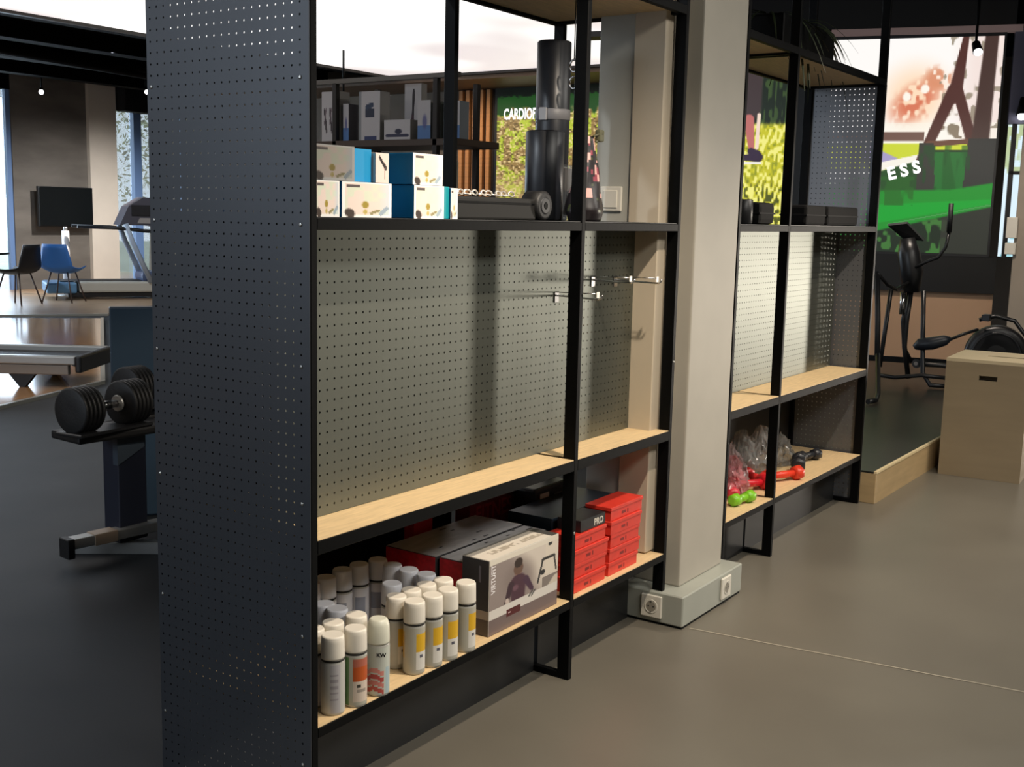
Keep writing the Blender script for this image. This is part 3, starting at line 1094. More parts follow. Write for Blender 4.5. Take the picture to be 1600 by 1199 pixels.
# white product box with a portrait of a person exercising
def boxart(u, v):
    x, y = u * 110, v * 116
    C = np.zeros((len(u), 3)) + np.array((.84, .80, .75))
    mix(C, 1 - sstep(u + .55 * (v - .5), .45, .80), (.58, .53, .51))
    g = 1 - sstep(np.hypot((u - .42) * 1.1, v - .62), .12, .34)
    mix(C, g, (.50, .45, .43), .6)
    mix(C, (v > .60 - u * .12) * (u > .80), (.86, .82, .76))
    # person: torso, arms, head
    S = (.30, .19, .24)
    mix(C, seg(x, y, 44, 38, 44, 66, 11, 13), S)
    mix(C, seg(x, y, 33, 66, 26, 40, 5, 3.5), (.24, .16, .20))
    mix(C, seg(x, y, 56, 66, 66, 46, 5, 3.5), (.28, .18, .26))
    mix(C, seg(x, y, 27, 44, 29, 30, 3, 2.5), (.80, .74, .70))
    mix(C, seg(x, y, 40, 80, 48, 80, 2, 2), (.55, .42, .34))
    mix(C, 1 - sstep(np.hypot((x - 44) * 1.25, y - 87), 8.5, 10.5), (.42, .32, .27))
    mix(C, 1 - sstep(np.hypot((x - 44) * 1.2, y - 96), 7, 8.5), (.22, .17, .15))
    mix(C, 1 - sstep(np.hypot((x - 40), y - 58), 3, 6), (.46, .33, .38), .8)
    # device picture on the other side
    mix(C, seg(x, y, 84, 84, 103, 84, 2.4, 2.4), (.12, .12, .12))
    mix(C, seg(x, y, 84, 84, 76, 50, 1.6, 1.6), (.18, .18, .18))
    mix(C, seg(x, y, 103, 84, 107, 60, 1.4, 1.4), (.2, .2, .2))
    mix(C, 1 - sstep(np.hypot(x - 96, y - 106), 2.5, 4), (.2, .2, .2))
    mix(C, 1 - sstep(np.hypot(x - 84, y - 64), 3.2, 5), (.15, .15, .16))
    mix(C, (u > .76) * (v < .47) * (v > .20), (.48, .44, .42), .9)
    mix(C, seg(x, y, 96, 30, 108, 44, 8, 8), (.80, .76, .70))
    # white band and taupe base
    band = (v < .34 + .13 * (u > 2)) * (v > .21)
    mix(C, band, (.85, .83, .80))
    mix(C, (v <= .21), (.46, .40, .39))
    mix(C, (u > .24) * (u < .44) * (v > .15) * (v < .25), (.33, .12, .13))
    mix(C, (u > .27) * (u < .30) * (v > .19) * (v < .21), (.8, .7, .7))
    mix(C, seg(x, y, 62, 35, 68, 42, 1.2, 1.2), (.25, .25, .25))
    mix(C, seg(x, y, 66, 34, 72, 41, 1.2, 1.2), (.25, .25, .25))
    # upper white band
    mix(C, (v > .93), (.88, .85, .79))
    return C


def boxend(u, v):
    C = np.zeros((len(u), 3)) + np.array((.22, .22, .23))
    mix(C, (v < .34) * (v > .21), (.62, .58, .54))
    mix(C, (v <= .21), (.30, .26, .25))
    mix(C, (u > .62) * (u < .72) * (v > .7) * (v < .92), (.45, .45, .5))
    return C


def boxtop(u, v):
    C = np.zeros((len(u), 3)) + np.array((.90, .87, .82))
    n = vnoise(u * 4, v, 21, 9)
    mix(C, (np.abs(v - .42) < .12) * (n > .45) * (u > .15) * (u < .9), (.66, .62, .56), .8)
    mix(C, (u > .90), (.3, .3, .3))
    mix(C, (v > .9), (.5, .5, .48))
    return C


wb = thing('product_box', 'white product box picturing a person in a purple top, standing beside the spray cans', 'box', (.702, .019, ZB + .0002))
part('carton', B().box(0, .352, 0, .092, 0, .216, .001), mat('carton_white', 'cfcac0', .5), wb)
canvas('front_print', (.001, -.0006, .001), (.35, 0, 0), (0, 0, .214), 116, 72, boxart, PR, wb)
canvas('end_print', (-.0006, .091, .001), (0, -.09, 0), (0, 0, .214), 24, 60, boxend, PR, wb)
canvas('top_print', (.001, .001, .2166), (.35, 0, 0), (0, .09, 0), 80, 20, boxtop, PR, wb)
text('lettering', 'VIRTUFIT', .028, mat('pale_ink', 'f4f0f2', .5), frame_M((.028, -.0008, .118), (0, 0, 1), (0, -1, 0)), wb, .0001, .0004, sx=.72)

RED = mat('dark_red_print', 'b81828', .45, 0, .25, 60)
RED2 = mat('red_plastic', 'd83a2c', .38, 0, .08, 30)
DGT = mat('dark_grey_print', '9c9c9e', .4, 0, .18, 12, stretch=(1, 4, 1))
DG = mat('dark_carton', '2a2a2d', .5)


def spots(t, w, d, h, n, seed):
    r = np.random.RandomState(seed)
    b = B()
    for k in range(n):
        x, y = .03 + r.rand() * (w - .06), .01 + r.rand() * (d - .02)
        b.box(x, x + .012 + .02 * r.rand(), y, y + .006, h + .0005, h + .001)
    part('icon_print', b, mat('ink_dark', '1c1c1e', .5), t)


c1 = carton('product_carton', 'larger dark grey carton with red end behind the white product box', 'box', .715, 1.155, .214, .398, ZB + .0002, .440, 0, {'body': DG, 'left': RED, 'top': DGT})
spots(c1, .44, .184, .1875, 6, 3)
text('lettering', 'BAND', .05, mat('maroon_ink', '5a0c14', .5), frame_M((-.0006, .165, .1), (0, -1, 0), (-1, 0, 0)), c1, .0001, .001)
c2 = carton('product_carton', 'narrower dark grey carton with red end directly behind the white product box', 'box', .722, 1.150, .122, .206, ZB + .0002, .440, 0, {'body': DG, 'left': RED, 'top': DGT})
spots(c2, .43, .084, .1875, 5, 4)

# red flat cartons in two stacks
def redbox(x0, x1, z0, z1, y0, y1, rz, label):
    t = thing('red_carton', label, 'box', (x0, y0, z0), rz, 'red flat cartons stacked on the bottom shelf')
    w, d, h = x1 - x0, y1 - y0, z1 - z0
    b = B()
    # tray with slightly flared lid edge
    b.box(.003, w - .003, .003, d - .003, 0, h - .012, .001)
    part('tray', b, RED2, t)
    part('lid', B().box(0, w, 0, d, h - .013, h - .0005, .0015), RED2, t)
    m = B()
    m.box(w * .35, w * .47, .0024, .003, h * .25, h * .45)
    m.box(w * .52, w * .55, .0024, .003, h * .2, h * .5)
    part('small_print', m, mat('red_ink', '7e1210', .5), t)
    return t


hh = .0455
for k in range(5):
    redbox(1.372 + .004 * ((k * 7) % 3), 1.572 + .006 * ((k * 5) % 3) - .002 + (.01 if k > 2 else 0), ZB + .0003 + k * hh, ZB + (k + 1) * hh, .022 - (.004 if k == 3 else 0), .12, 0,
           'red flat carton in the stack by the beige casing, ' + ('bottom one', 'second from below', 'middle one', 'second from the top', 'topmost one')[k])
for k in range(4):
    redbox(1.150 + .004 * ((k * 5) % 3), 1.352 + .006 * ((k * 7) % 3), ZB + .0003 + k * hh, ZB + (k + 1) * hh, .020 + .003 * (k % 2), .12, 0,
           'red flat carton in the stack behind the middle post, ' + ('bottom one', 'second from below', 'third from below', 'topmost one')[k])
bk = carton('black_carton', 'small black carton with white lettering lying on the shorter red stack', 'box', 1.20, 1.352, .03, .115, ZB + 4 * hh + .0005, ZB + 4 * hh + .038, 0, {'body': DARKP})
text('lettering', 'PRO', .030, WHITEP, frame_M((.080, -.0008, .008), (1, 0, 0), (0, -1, 0)), bk, .0001, .0008)
carton('dark_carton', 'dark blue grey carton standing behind the red stacks', 'box', 1.20, 1.62, .135, .30, ZB + .0003, .462, 0, {'body': mat('navy_carton', '1b2630', .4)})
rc = carton('red_carton', 'long dark red carton with large lettering at the back of the shelf', 'box', 1.13, 1.52, .40, .46, ZB + .0003, .50, 0, {'body': mat('deep_red_carton', '6a1018', .5)})
text('lettering', 'FITNESS', .075, mat('deep_red_ink', '9c3038', .5), frame_M((.03, -.0008, .16), (1, 0, 0), (0, -1, 0)), rc, .0001, .001, sx=.9)
carton('red_carton', 'small bright red box peeping over the dark cartons at the back', 'box', .885, .975, .43, .47, ZB + .0003, .50, 0, {'body': mat('bright_red_carton', 'b01a26', .45)})
dv_ = thing('black_device', 'black electronic device with a white sticker behind the red stacks', 'device', (1.36, .302, ZB + .0003))
part('housing', B().box(0, .22, 0, .09, 0, .245, .01), DARKP, dv_)
part('sticker', B().box(.03, .085, -.0008, 0, .19, .225), WHITEP, dv_)
part('button_row', B().box(.12, .19, -.0008, 0, .205, .212), SILVER, dv_)

# ------------------------------------------------------------------ blue and white boxes on the top shelf
BLUE = mat('blue_carton', '0f7fb4', .4)
BLUED = mat('dark_blue_carton', '0c5a86', .45)


def toyart(u, v):
    C = np.zeros((len(u), 3)) + np.array((.93, .86, .82))
    n = vnoise(u, v, 31, 6)
    mix(C, sstep(n, .5, .7), (.84, .90, .80), .7)
    mix(C, sstep(u, .72, .95), (.78, .86, .92), .6)
    e = .035
    mix(C, ((u < .045) + (u > .955) + (v < .06) + (v > .95)) > 0, (.97, .97, .96))
    mix(C, (v > .86) * (v < .93) * (u > .08) * (u < .36), (.30, .26, .26), .9)
    mix(C, 1 - sstep(np.hypot((u - .15) * 1.2, (v - .12) * .95 + .25 * (u - .15)), .10, .14), (.25, .20, .17))
    mix(C, 1 - sstep(np.hypot((u - .46) * 1.5, (v - .36)), .08, .12), (.64, .56, .20))
    mix(C, 1 - sstep(np.hypot((u - .46) * 1.8, (v - .16)), .05, .09), (.76, .68, .36))
    mix(C, seg(u, v, .58, .12, .72, .20, .04, .04), (.55, .52, .34), .9)
    mix(C, seg(u, v, .78, .10, .90, .28, .05, .05), (.56, .64, .72), .8)
    return C


def blue_box(x0, y0, z0, w, d, h, rz, label, side=BLUE, grey=False):
    t = thing('blue_white_box', label, 'box', (x0, y0, z0), rz, 'blue and white boxes on the top shelf')
    part('carton', B().box(0, w, 0, d, 0, h, .001), side, t)
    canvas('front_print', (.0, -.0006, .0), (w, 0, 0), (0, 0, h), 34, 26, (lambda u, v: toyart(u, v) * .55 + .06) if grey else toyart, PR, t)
    return t


hb = .077
z1_ = ZT + .0003
blue_box(.118, .02, z1_, .165, .12, hb, 0, 'wide blue and white box, bottom row near the end post')
blue_box(.345, .004, z1_, .113, .145, hb, 0, 'blue and white box, bottom row under the single upper box')
blue_box(.485, .004, z1_, .028, .10, hb - .003, 0, 'narrow white and blue box at the end of the bottom row')
blue_box(.030, .015, z1_, .075, .12, hb, 0, 'dark blue box, bottom row against the end post', BLUED)['label'] = 'dark blue box, bottom row against the end post'
z2_ = z1_ + hb + .001
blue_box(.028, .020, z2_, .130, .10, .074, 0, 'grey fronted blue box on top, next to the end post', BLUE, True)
bb = blue_box(.162, .03, z2_, .062, .09, .072, 0, 'small bright blue box standing on the wide one', BLUE)
for ch in list(bb.children):
    if ch.name.startswith('front_print'):
        bpy.data.objects.remove(ch)
part('front_print', B().box(.0, .062, -.0008, 0, 0, .072), mat('sky_blue_print', '1f97cf', .4), bb)
tb2 = thing('blue_white_box', 'teal blue box squeezed between the last two white fronts of the bottom row', 'box', (.460, .008, z1_), 0, 'blue and white boxes on the top shelf')
part('carton', B().box(0, .024, 0, .12, 0, hb, .001), mat('teal_carton', '14909c', .4), tb2)
ws = thing('white_card_box', 'small white box with a dark slanting stroke standing on the wide box', 'box', (.228, .020, z2_))
part('carton', B().box(0, .045, 0, .04, 0, .066, .001), mat('pinkish_white', 'efe0d8', .45), ws)


def stroke(u, v):
    C = np.zeros((len(u), 3)) + np.array((.95, .86, .82))
    mix(C, seg(u, v, .3, .85, .75, .5, .06, .09), (.15, .13, .13))
    mix(C, seg(u, v, .72, .5, .68, .15, .04, .02), (.35, .3, .3))
    return C


canvas('front_print', (0, -.0006, 0), (.045, 0, 0), (0, 0, .066), 18, 24, stroke, PR, ws)
blue_box(.342, .006, z2_, .112, .14, .072, 0, 'blue and white box standing alone in the upper row')

# black cases and rollers on top shelf
bc = thing('black_case', 'long low black case lying on the top shelf beside the blue boxes', 'case', (.545, .03, z1_))
part('case_body', B().box(0, .36, 0, .16, 0, .058, .006), mat('satin_black', '151514', .6, spec=.3), bc)
part('case_lip', B().box(-.001, .361, -.001, .161, .040, .046, .001), BLACK, bc)
ch = thing('chain', 'pale metal chain lying along the top of the black case', 'chain', (.56, .07, z1_ + .0645))
ring = bmesh.new()
cm = B().tube([(.012 * math.cos(a_), .007 * math.sin(a_), 0) for a_ in np.linspace(0, 2 * math.pi, 13)], .0026, 6).mesh('chain_link', mat('pale_metal', 'd9d2c8', .3, .7))
for k in range(18):
    link('chain_link', cm, ch, (k * .0165, .004 * math.sin(k * 1.3), .004 if k % 2 else 0), (math.pi / 2 * (k % 2) * .8, 0, .15 * math.sin(k)))
sp_ = thing('ankle_weight', 'round black coiled strap weight on its side beside the black case', 'weight', (.935, .05, z1_ + .0405))
for k, (r0, w) in enumerate(((.040, .06), (.028, .064), (.016, .066))):
    part('coil', B().lathe([(r0 - .008, -w / 2), (r0, -w / 2 + .004), (r0, w / 2 - .004), (r0 - .008, w / 2)], 24, Matrix.Rotation(math.pi / 2, 4, 'X')), [RUBBER, DARKP, BLACK][k], sp_)


def roller(loc, r, h, label, strap=False):
    t = thing('foam_roller', label, 'foam roller', loc)
    part('roller_body', B().lathe([(r * .5, 0), (r - .004, 0), (r, .004), (r, h - .004), (r - .004, h), (r * .5, h), (r * .5, h - .02)], 32), mat('navy_black_foam', '191c22', .38, 0, .1, 40), t)
    if strap:
        part('strap', B().lathe([(r + .0005, .312), (r + .002, .314), (r + .002, .344), (r + .0005, .346)], 32), mat('grey_strap', '6b6b6e', .5), t)
        part('buckle', B().box(-r - .006, -r - .001, -.014, .014, .309, .349, .002), mat('grey_buckle', '8a8a8d', .4), t)
    return t


roller((1.205, .20, z1_), .058, .265, 'short black foam roller standing in front of the tall one')
roller((1.385, .29, z1_), .054, .555, 'tall black foam roller with a grey strap on the top shelf', True)

# bag with floral pattern, plus clear pack
fb = thing('floral_pouch', 'dark pouch with pink flower pattern standing behind the middle post', 'bag', (1.25, .080, z1_))


def floral(u, v):
    C = np.zeros((len(u), 3)) + np.array((.10, .08, .09))
    n = vnoise(u * 1.6, v * 1.6, 41, 9)
    n2 = vnoise(u * 1.6, v * 1.6, 42, 12)
    mix(C, (n > .64) * (v > .25), (.78, .60, .58))
    mix(C, (n2 > .72) * (v > .35), (.50, .20, .26))
    mix(C, (n2 < .12), (.22, .25, .14))
    return C


def lump(name, prof, n, rows, fn, parent, m, loc=(0, 0, 0), sq=1.0, wob=.0):
    """soft body of revolution, squashed along y, with print"""
    vs, fs, cc = [], [], []
    zs = np.linspace(0, 1, rows + 1)
    pr_ = np.array(prof)
    for j, z in enumerate(zs):
        r = np.interp(z, pr_[:, 0], pr_[:, 1])
        for k in range(n):
            a_ = 2 * math.pi * k / n
            w = 1 + wob * math.sin(3 * a_ + 7 * z) + wob * .6 * math.sin(5 * a_ - 11 * z)
            vs.append((loc[0] + r * w * math.cos(a_), loc[1] + r * w * sq * math.sin(a_), loc[2] + pr_[-1, 2 if pr_.shape[1] > 2 else 0] * z))
    for j in range(rows):
        for k in range(n):
            fs.append([j * n + k, j * n + (k + 1) % n, (j + 1) * n + (k + 1) % n, (j + 1) * n + k])
            cc.append((k / n, j / rows))
    fs.append(list(range(n))[::-1])
    fs.append([rows * n + k for k in range(n)])
    cc += [(0, 0), (0, 1)]
    me = mesh(name, vs, fs, m, True)
    cc = np.array(cc)
    c = np.clip(fn(cc[:, 0], cc[:, 1]), 0, 1)
    c = np.where(c <= 0.04045, c / 12.92, ((c + 0.055) / 1.055) ** 2.4)
    at = me.color_attributes.new('print', 'FLOAT_COLOR', 'CORNER')
    lt = np.array([len(f) for f in fs])
    full = np.ones((lt.sum(), 4))
    full[:, :3] = np.repeat(c, lt, axis=0)
    at.data.foreach_set('color', full.ravel())
    return link(name, me, parent)


lump('pouch_body', [(0, .060, 0), (.12, .074, 0), (.25, .066, 0), (.45, .052, 0), (.75, .038, 0), (1, .025, .25)], 28, 36, floral, fb, PR, sq=.7, wob=.07)
part('drawstring', B().tube([(.0, -.02, .25), (.04, -.03, .262), (.045, -.02, .24), (.01, -.022, .235)], .003, 8), mat('olive_cord', '4a4a34', .6), fb)
part('tassel', B().box(.022, .052, -.03, -.012, .236, .272, .006), mat('olive_cord', '4a4a34', .6), fb)
CLR = mat('clear_film', 'dfe3e6', .12, 0, trans=.0, alpha=.35)
cp = thing('blister_pack', 'clear plastic pack with pale parts beside the tall foam roller', 'pack', (1.285, .165, z1_))
part('film', B().box(0, .07, 0, .05, 0, .17, .012), CLR, cp)
part('insert', B().box(.01, .06, .02, .025, .09, .16, .002).tube([(.02, .02, .02), (.05, .02, .10)], .008, 8), mat('pale_insert', 'b9b2ac', .5), cp)
cp2 = thing('carabiner_set', 'chrome rings hanging at the top behind the middle post', 'ring', (1.31, .17, 1.80))
for z in (0, .05):
    part('chrome_ring', B().tube([(.0, .014 * math.cos(a_), z + .018 * math.sin(a_)) for a_ in np.linspace(0, 2 * math.pi, 15)], .0035, 6), STEEL, cp2)
part('tie', B().tube([(0, 0, .068), (0, 0, .27)], .002, 6), DARKP, cp2)

# ------------------------------------------------------------------ unit 2 contents
def dumbbell(loc, rz, col, label, L_=.13, r=.034, tilt=0.0):
    t = thing('dumbbell', label, 'dumbbell', (loc[0], loc[1], loc[2] + r * .92), rz, 'vinyl dumbbells on the second unit')
    m = mat('vinyl_' + col, col, .35, 0, .05, 30)
    Mx = Matrix.Rotation(math.pi / 2, 4, 'Y')
    for s in (-1, 1):
        hd = B().lathe([(r * .55, s * L_ * .5 - .030), (r * .95, s * L_ * .5 - .024), (r, s * L_ * .5 - .012), (r, s * L_ * .5 + .004), (r * .9, s * L_ * .5 + .014), (r * .5, s * L_ * .5 + .018)], 6, Mx)
        o_ = part('weight_head', hd, m, t)
    part('handle', B().lathe([(.015, -L_ * .5 + .02), (.0165, 0), (.015, L_ * .5 - .02)], 14, Mx), m, t)
    return t


zz = ZB + .0003
dumbbell((2.555, .065, zz), math.radians(-12), '7cc02a', 'lime green vinyl dumbbell nearest the pillar', .10, .027)
dumbbell((2.79, .13, zz), math.radians(-30), 'd0202e', 'crimson vinyl dumbbell lying behind the post of the second unit', .17, .036)
dumbbell((3.06, .085, zz), math.radians(-25), 'e2412a', 'orange red vinyl dumbbell nearest the shelf edge', .17, .034)
dumbbell((2.93, .17, zz), math.radians(60), 'd83030', 'red vinyl dumbbell standing across behind the post', .12, .034)
dumbbell((3.36, .13, zz), math.radians(20), '24262b', 'black vinyl dumbbell in front of the clear bags', .13, .036)
dumbbell((3.56, .15, zz), math.radians(-15), '24262b', 'black vinyl dumbbell furthest along the second unit', .12, .030)


def bag(loc, w, d, h, label, seed, tint):
    t = thing('plastic_bag', label, 'plastic bag', loc, 0, 'clear bags with weights on the second unit')
    r = np.random.RandomState(seed)
    bm = bmesh.new()
    bmesh.ops.create_icosphere(bm, subdivisions=4, radius=1)
    ph = r.rand(8) * 6
    for v in bm.verts:
        c = v.co.copy()
        k = 1 + .13 * math.sin(5 * c.x + ph[0]) * math.sin(4 * c.y + ph[1]) + .12 * math.sin(9 * c.z + ph[2] + 3 * c.x) + .07 * abs(math.sin(13 * c.x + 11 * c.y + ph[3]))
        z = max(c.z, -.55) + .55
        pinch = 1 - .45 * max(0, c.z)
        v.co = Vector((c.x * w * k * pinch, c.y * d * k * pinch, z / 1.55 * h * (1 + .18 * math.sin(7 * c.x + ph[4]) * max(0, c.z))))
        if v.co.z > .01:
            v.co += Vector(r.normal(size=3)) * .006
        v.co.z = max(v.co.z, .0)
    me = bpy.data.meshes.new('film')
    bm.to_mesh(me)
    bm.free()
    me.materials.append(mat('bag_film_' + tint, tint, .22, 0, 0, alpha=.42, coat=.5))
    me.polygons.foreach_set('use_smooth', [False] * len(me.polygons))
    link('film', me, t)
    return t


bag((2.66, .16, zz), .07, .06, .15, 'crumpled clear bag with pink weights near the pillar', 1, 'd08a90')
bag((2.83, .24, zz), .07, .07, .16, 'crumpled clear bag behind the crimson dumbbell', 2, 'b9a4a2')
bag((3.01, .27, zz), .08, .07, .20, 'tall clear bag behind the second unit post', 3, 'a9aaa6')
bag((3.21, .26, zz), .10, .07, .19, 'crumpled clear bag in the middle of the wide bay', 4, 'b3b0ab')
bag((3.40, .24, zz), .09, .06, .13, 'low clear bag over the black dumbbells', 5, '9c9a94')
dumbbell((2.64, .15, zz), math.radians(30), 'cf3a48', 'pink red dumbbell inside the clear bag near the pillar', .09, .028)
dumbbell((2.80, .215, zz), math.radians(10), 'c23540', 'red dumbbell inside the clear bag behind the crimson one', .09, .028)

# dark blocks on the top shelf of unit 2
def block(x, y, w, d, h, label, rr=.012, m=mat('matte_black_foam', '0e0e0f', .8, spec=.2)):
    t = thing('yoga_block', label, 'yoga block', (x, y, z1_), 0, 'black blocks on top shelf of the second unit')
    part('foam', B().box(0, w, 0, d, 0, h, rr), m, t)
    part('edge_band', B().box(-.001, w + .001, -.001, d + .001, h * .46, h * .54, .0005), mat('charcoal_band', '161617', .7, spec=.2), t)
    return t


block(2.46, .02, .16, .12, .085, 'rounded black foam block partly behind the pillar', .02)
block(3.00, .03, .24, .12, .085, 'black foam block just past the second unit post')
block(3.27, .03, .42, .12, .085, 'long black foam block near the end panel')
rl = thing('foam_roller', 'small grey black roller standing beside the pillar on the top shelf', 'foam roller', (2.40, .06, z1_))
part('roller_body', B().lathe([(.03, 0), (.034, .004), (.034, .09), (.03, .094)], 24), DARKP, rl)

# hanging plant in a trough on top of unit 2
pt = thing('trailing_plant', 'dark trailing plant with long arching fronds on top of the second unit', 'plant', (2.80, .10, ZTT + .0305))
part('trough', B().box(0, .62, 0, .18, 0, .15, .01), BLACK, pt)
part('soil', B().box(.015, .605, .015, .165, .15, .152), mat('soil', '1d150f', .9), pt)
LF = mat('dark_frond', '27301c', .5)
r = np.random.RandomState(11)


def frond(b, base, d, ln, droop, wd):
    pts = []
    for i in range(9):
        s_ = i / 8
        pts.append(Vector(base) + Vector(d) * ln * s_ + Vector((0, 0, .38 * ln * s_ - droop * s_ * s_)))
    side = Vector((-d[1], d[0], .2)).normalized()
    vs = []
    for i, p_ in enumerate(pts):
        w_ = wd * math.sin(math.pi * min(1, (i + .6) / 9.2))
        vs += [(p_ - side * w_)[:], (p_ + Vector((0, 0, w_ * .4)))[:], (p_ + side * w_)[:]]
    fs = []
    for i in range(8):
        fs += [[i * 3, i * 3 + 1, i * 3 + 4, i * 3 + 3], [i * 3 + 1, i * 3 + 2, i * 3 + 5, i * 3 + 4]]
    b.add(vs, fs, True)


for k in range(46):
    a_ = r.rand() * 2 * math.pi
    b = B()
    frond(b, (.05 + r.rand() * .5, .09, .15), (math.cos(a_), math.sin(a_) * .6, 0), .22 + .24 * r.rand(), .15 + .30 * r.rand(), .004 + .004 * r.rand())
    part('leaf', b, LF, pt)
for k in range(9):
    b = B()
    frond(b, (.56 + r.rand() * .05, .09, .15), (.9 + .1 * r.rand(), -.2 + .4 * r.rand(), 0), .30 + .35 * r.rand(), .24 + .34 * r.rand(), .003)
    part('leaf', b, LF, pt)

# ------------------------------------------------------------------ platform, plyo box
pf = thing('training_platform', 'low birch plywood platform topped with black rubber beyond the shelving', 'platform', (3.93, -.07, 0))
part('side_board', B().box(0, .02, .0, 2.3, 0, .155, .002), WOODX, pf)
part('front_board', B().prism([(.02, 0), (5.0, -.04), (5.0, -.02), (.02, .02)], 0, .155), WOODX, pf)
part('corner_edge', B().prism([(.0, -.003), (5.0, -.043), (5.0, -.028), (.0, .012)], .155, .166), mat('birch_edge', 'e3cfa4', .4), pf)
part('rubber_top', B().prism([(.0, .012), (5.0, -.028), (4.55, 2.3), (.0, 2.3)], .155, .164), mat('platform_rubber', '232220', .32, 0, .15, 8), pf)

px = thing('plyo_box', 'birch plywood jump box with slot handle beside the platform', 'box', (4.891, -.139, 0), math.radians(-88))
# local x along front face, y to the back (away from camera)
FW, FD, FH = .43, .51, .665
TH_ = .018


def plate_slot(b, w, h, sx, sz, sw2, sh, y0, y1, axis='y', M=None):
    """panel w x h in x,z with a slot, thickness y0..y1"""
    for (x0, x1, z0, z1) in ((0, w, 0, sz - sh / 2), (0, w, sz + sh / 2, h), (0, sx - sw2 / 2, sz - sh / 2, sz + sh / 2), (sx + sw2 / 2, w, sz - sh / 2, sz + sh / 2)):
        if axis == 'y':
            b.box(x0, x1, y0, y1, z0, z1)
        else:
            b.box(x0, x1, z0, z1, y0, y1)


fp = B()
plate_slot(fp, FW, FH - TH_, .225, .565, .095, .026, 0, TH_)
PLY = mat('birch_panel', '94846a', .5, 0, .06, 3, 0, stretch=(1, 1, 7))
part('front_panel', fp, PLY, px)
part('side_panel', B().box(0, TH_, TH_, FD - TH_, 0, FH - TH_), PLY, px)
part('side_panel', B().box(FW - TH_, FW, TH_, FD - TH_, 0, FH - TH_), PLY, px)
part('rear_panel', B().box(0, FW, FD - TH_, FD, 0, FH - TH_), PLY, px)
tp = B()
plate_slot(tp, FW, FD, .27, .25, .20, .05, FH - TH_, FH, 'z')
part('top_panel', tp, mat('birch_top_lit', 'cdbd9c', .45, 0, .05, 3), px)  # same birch in a lighter tone, overhead light put into the colour
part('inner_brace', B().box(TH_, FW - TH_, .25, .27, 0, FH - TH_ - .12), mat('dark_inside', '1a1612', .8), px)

# ------------------------------------------------------------------ cross trainer (drawn in 1/210 m units)
EX, EY = 7.365, .664
et = thing('cross_trainer', 'black elliptical cross trainer with big flywheel on the platform', 'exercise machine', (EX, EY, .165))
EN = Vector((9.11, 2.36, 0)).normalized()
ED = Vector((EN.y, -EN.x, 0))


def e(x, y, d=0.0):
    s_ = (8.95 + d) / (200.0 * 8.95)
    lx = (x - 1430 - .065 * (600 - y)) * s_ - d * .0
    lz = 1.229 - (y - 352) * s_
    v = ED * lx + EN * d
    return (v.x, v.y, max(lz, .024))


TB = mat('trainer_black', '17181a', .35, 0, .1, 20)
part('console', B().prism([(1388, 352), (1396, 349), (1418, 351), (1434, 372), (1428, 380), (1412, 372), (1402, 366)], 0, 1).mesh('console', TB) if False else B().add(
    [e(1389, 354, -.05), e(1417, 350, -.05), e(1442, 376, .02), e(1412, 374, .02), e(1389, 351, -.01), e(1418, 347, -.01), e(1443, 373, .06), e(1413, 371, .06)],
    [[0, 1, 2, 3], [7, 6, 5, 4], [0, 4, 5, 1], [1, 5, 6, 2], [2, 6, 7, 3], [3, 7, 4, 0]]), TB, et)
part('mast_shell', B().tube([e(1418, 372), e(1420, 395), e(1424, 425), e(1424, 455)], [.055, .085, .09, .06], 14), TB, et)
part('mast', B().tube([e(1424, 450), e(1417, 500), e(1414, 540), e(1420, 590)], .02, 10), TB, et)
part('chrome_sleeve', B().tube([e(1412, 456, -.04), e(1410, 490, -.04)], .022, 10), STEEL, et)
part('handlebar', B().tube([e(1424, 420, -.06), e(1445, 408, -.1), e(1463, 400, -.12), e(1473, 385, -.14), e(1478, 362, -.14)], .013, 10), TB, et)
part('hand_grip', B().tube([e(1478, 362, -.14), e(1481, 318, -.14)], .019, 10), RUBBER, et)
part('handlebar', B().tube([e(1420, 440, -.05), e(1402, 452, -.3), e(1388, 445, -.45), e(1373, 427, -.6)], .013, 10), TB, et)
part('hand_grip', B().tube([e(1373, 430, -.6), e(1374, 500, -.6), e(1373, 560, -.7)], .020, 10), RUBBER, et)
part('swing_arm', B().tube([e(1394, 452, -.2), e(1386, 510, -.25), e(1377, 575, -.3)], .017, 10), TB, et)
part('swing_arm', B().tube([e(1442, 452, -.1), e(1441, 520, -.1), e(1441, 580, -.15), e(1452, 600, -.2), e(1478, 602, -.2)], .018, 10), TB, et)
part('curved_link', B().tube([e(1420, 455, .02), e(1411, 500), e(1413, 540), e(1425, 565)], .014, 10), TB, et)
part('front_loop', B().tube([e(1374, 556, -.7), e(1374, 620, -1.0), e(1370, 640, -1.2), e(1358, 646, -1.3)], .018, 10), TB, et)
part('floor_bar', B().tube([e(1376, 588, -.2), e(1400, 590, -.2), e(1440, 584, -.2), e(1480, 586, -.2)], .016, 10), TB, et)
part('floor_bar', B().tube([e(1430, 566, .1), e(1470, 566, .2), e(1520, 572, .2)], .02, 10), TB, et)
part('pivot', B().tube([e(1432, 566, -.1), e(1432, 566, .1)], .035, 14), DARKP, et)
part('pivot_cap', B().tube([e(1431, 566, -.11), e(1431, 566, -.1)], .015, 14), STEEL, et)
pd = B()
pd.tube([e(1428, 541, -.15), e(1436, 536, -.15), e(1455, 533, -.15), e(1474, 527, -.15), e(1482, 524, -.15)], [.02, .045, .05, .04, .015], 12)
part('pedal', pd, mat('pedal_blue_black', '1f242c', .4), et)
part('crank_rod', B().tube([e(1480, 526, -.1), e(1500, 516, -.1), e(1520, 508, 0)], .012, 8), TB, et)
fwc = e(1546, 545, .2)
Mw = Matrix.Translation(fwc) @ frame_M((0, 0, 0), ED, -EN)
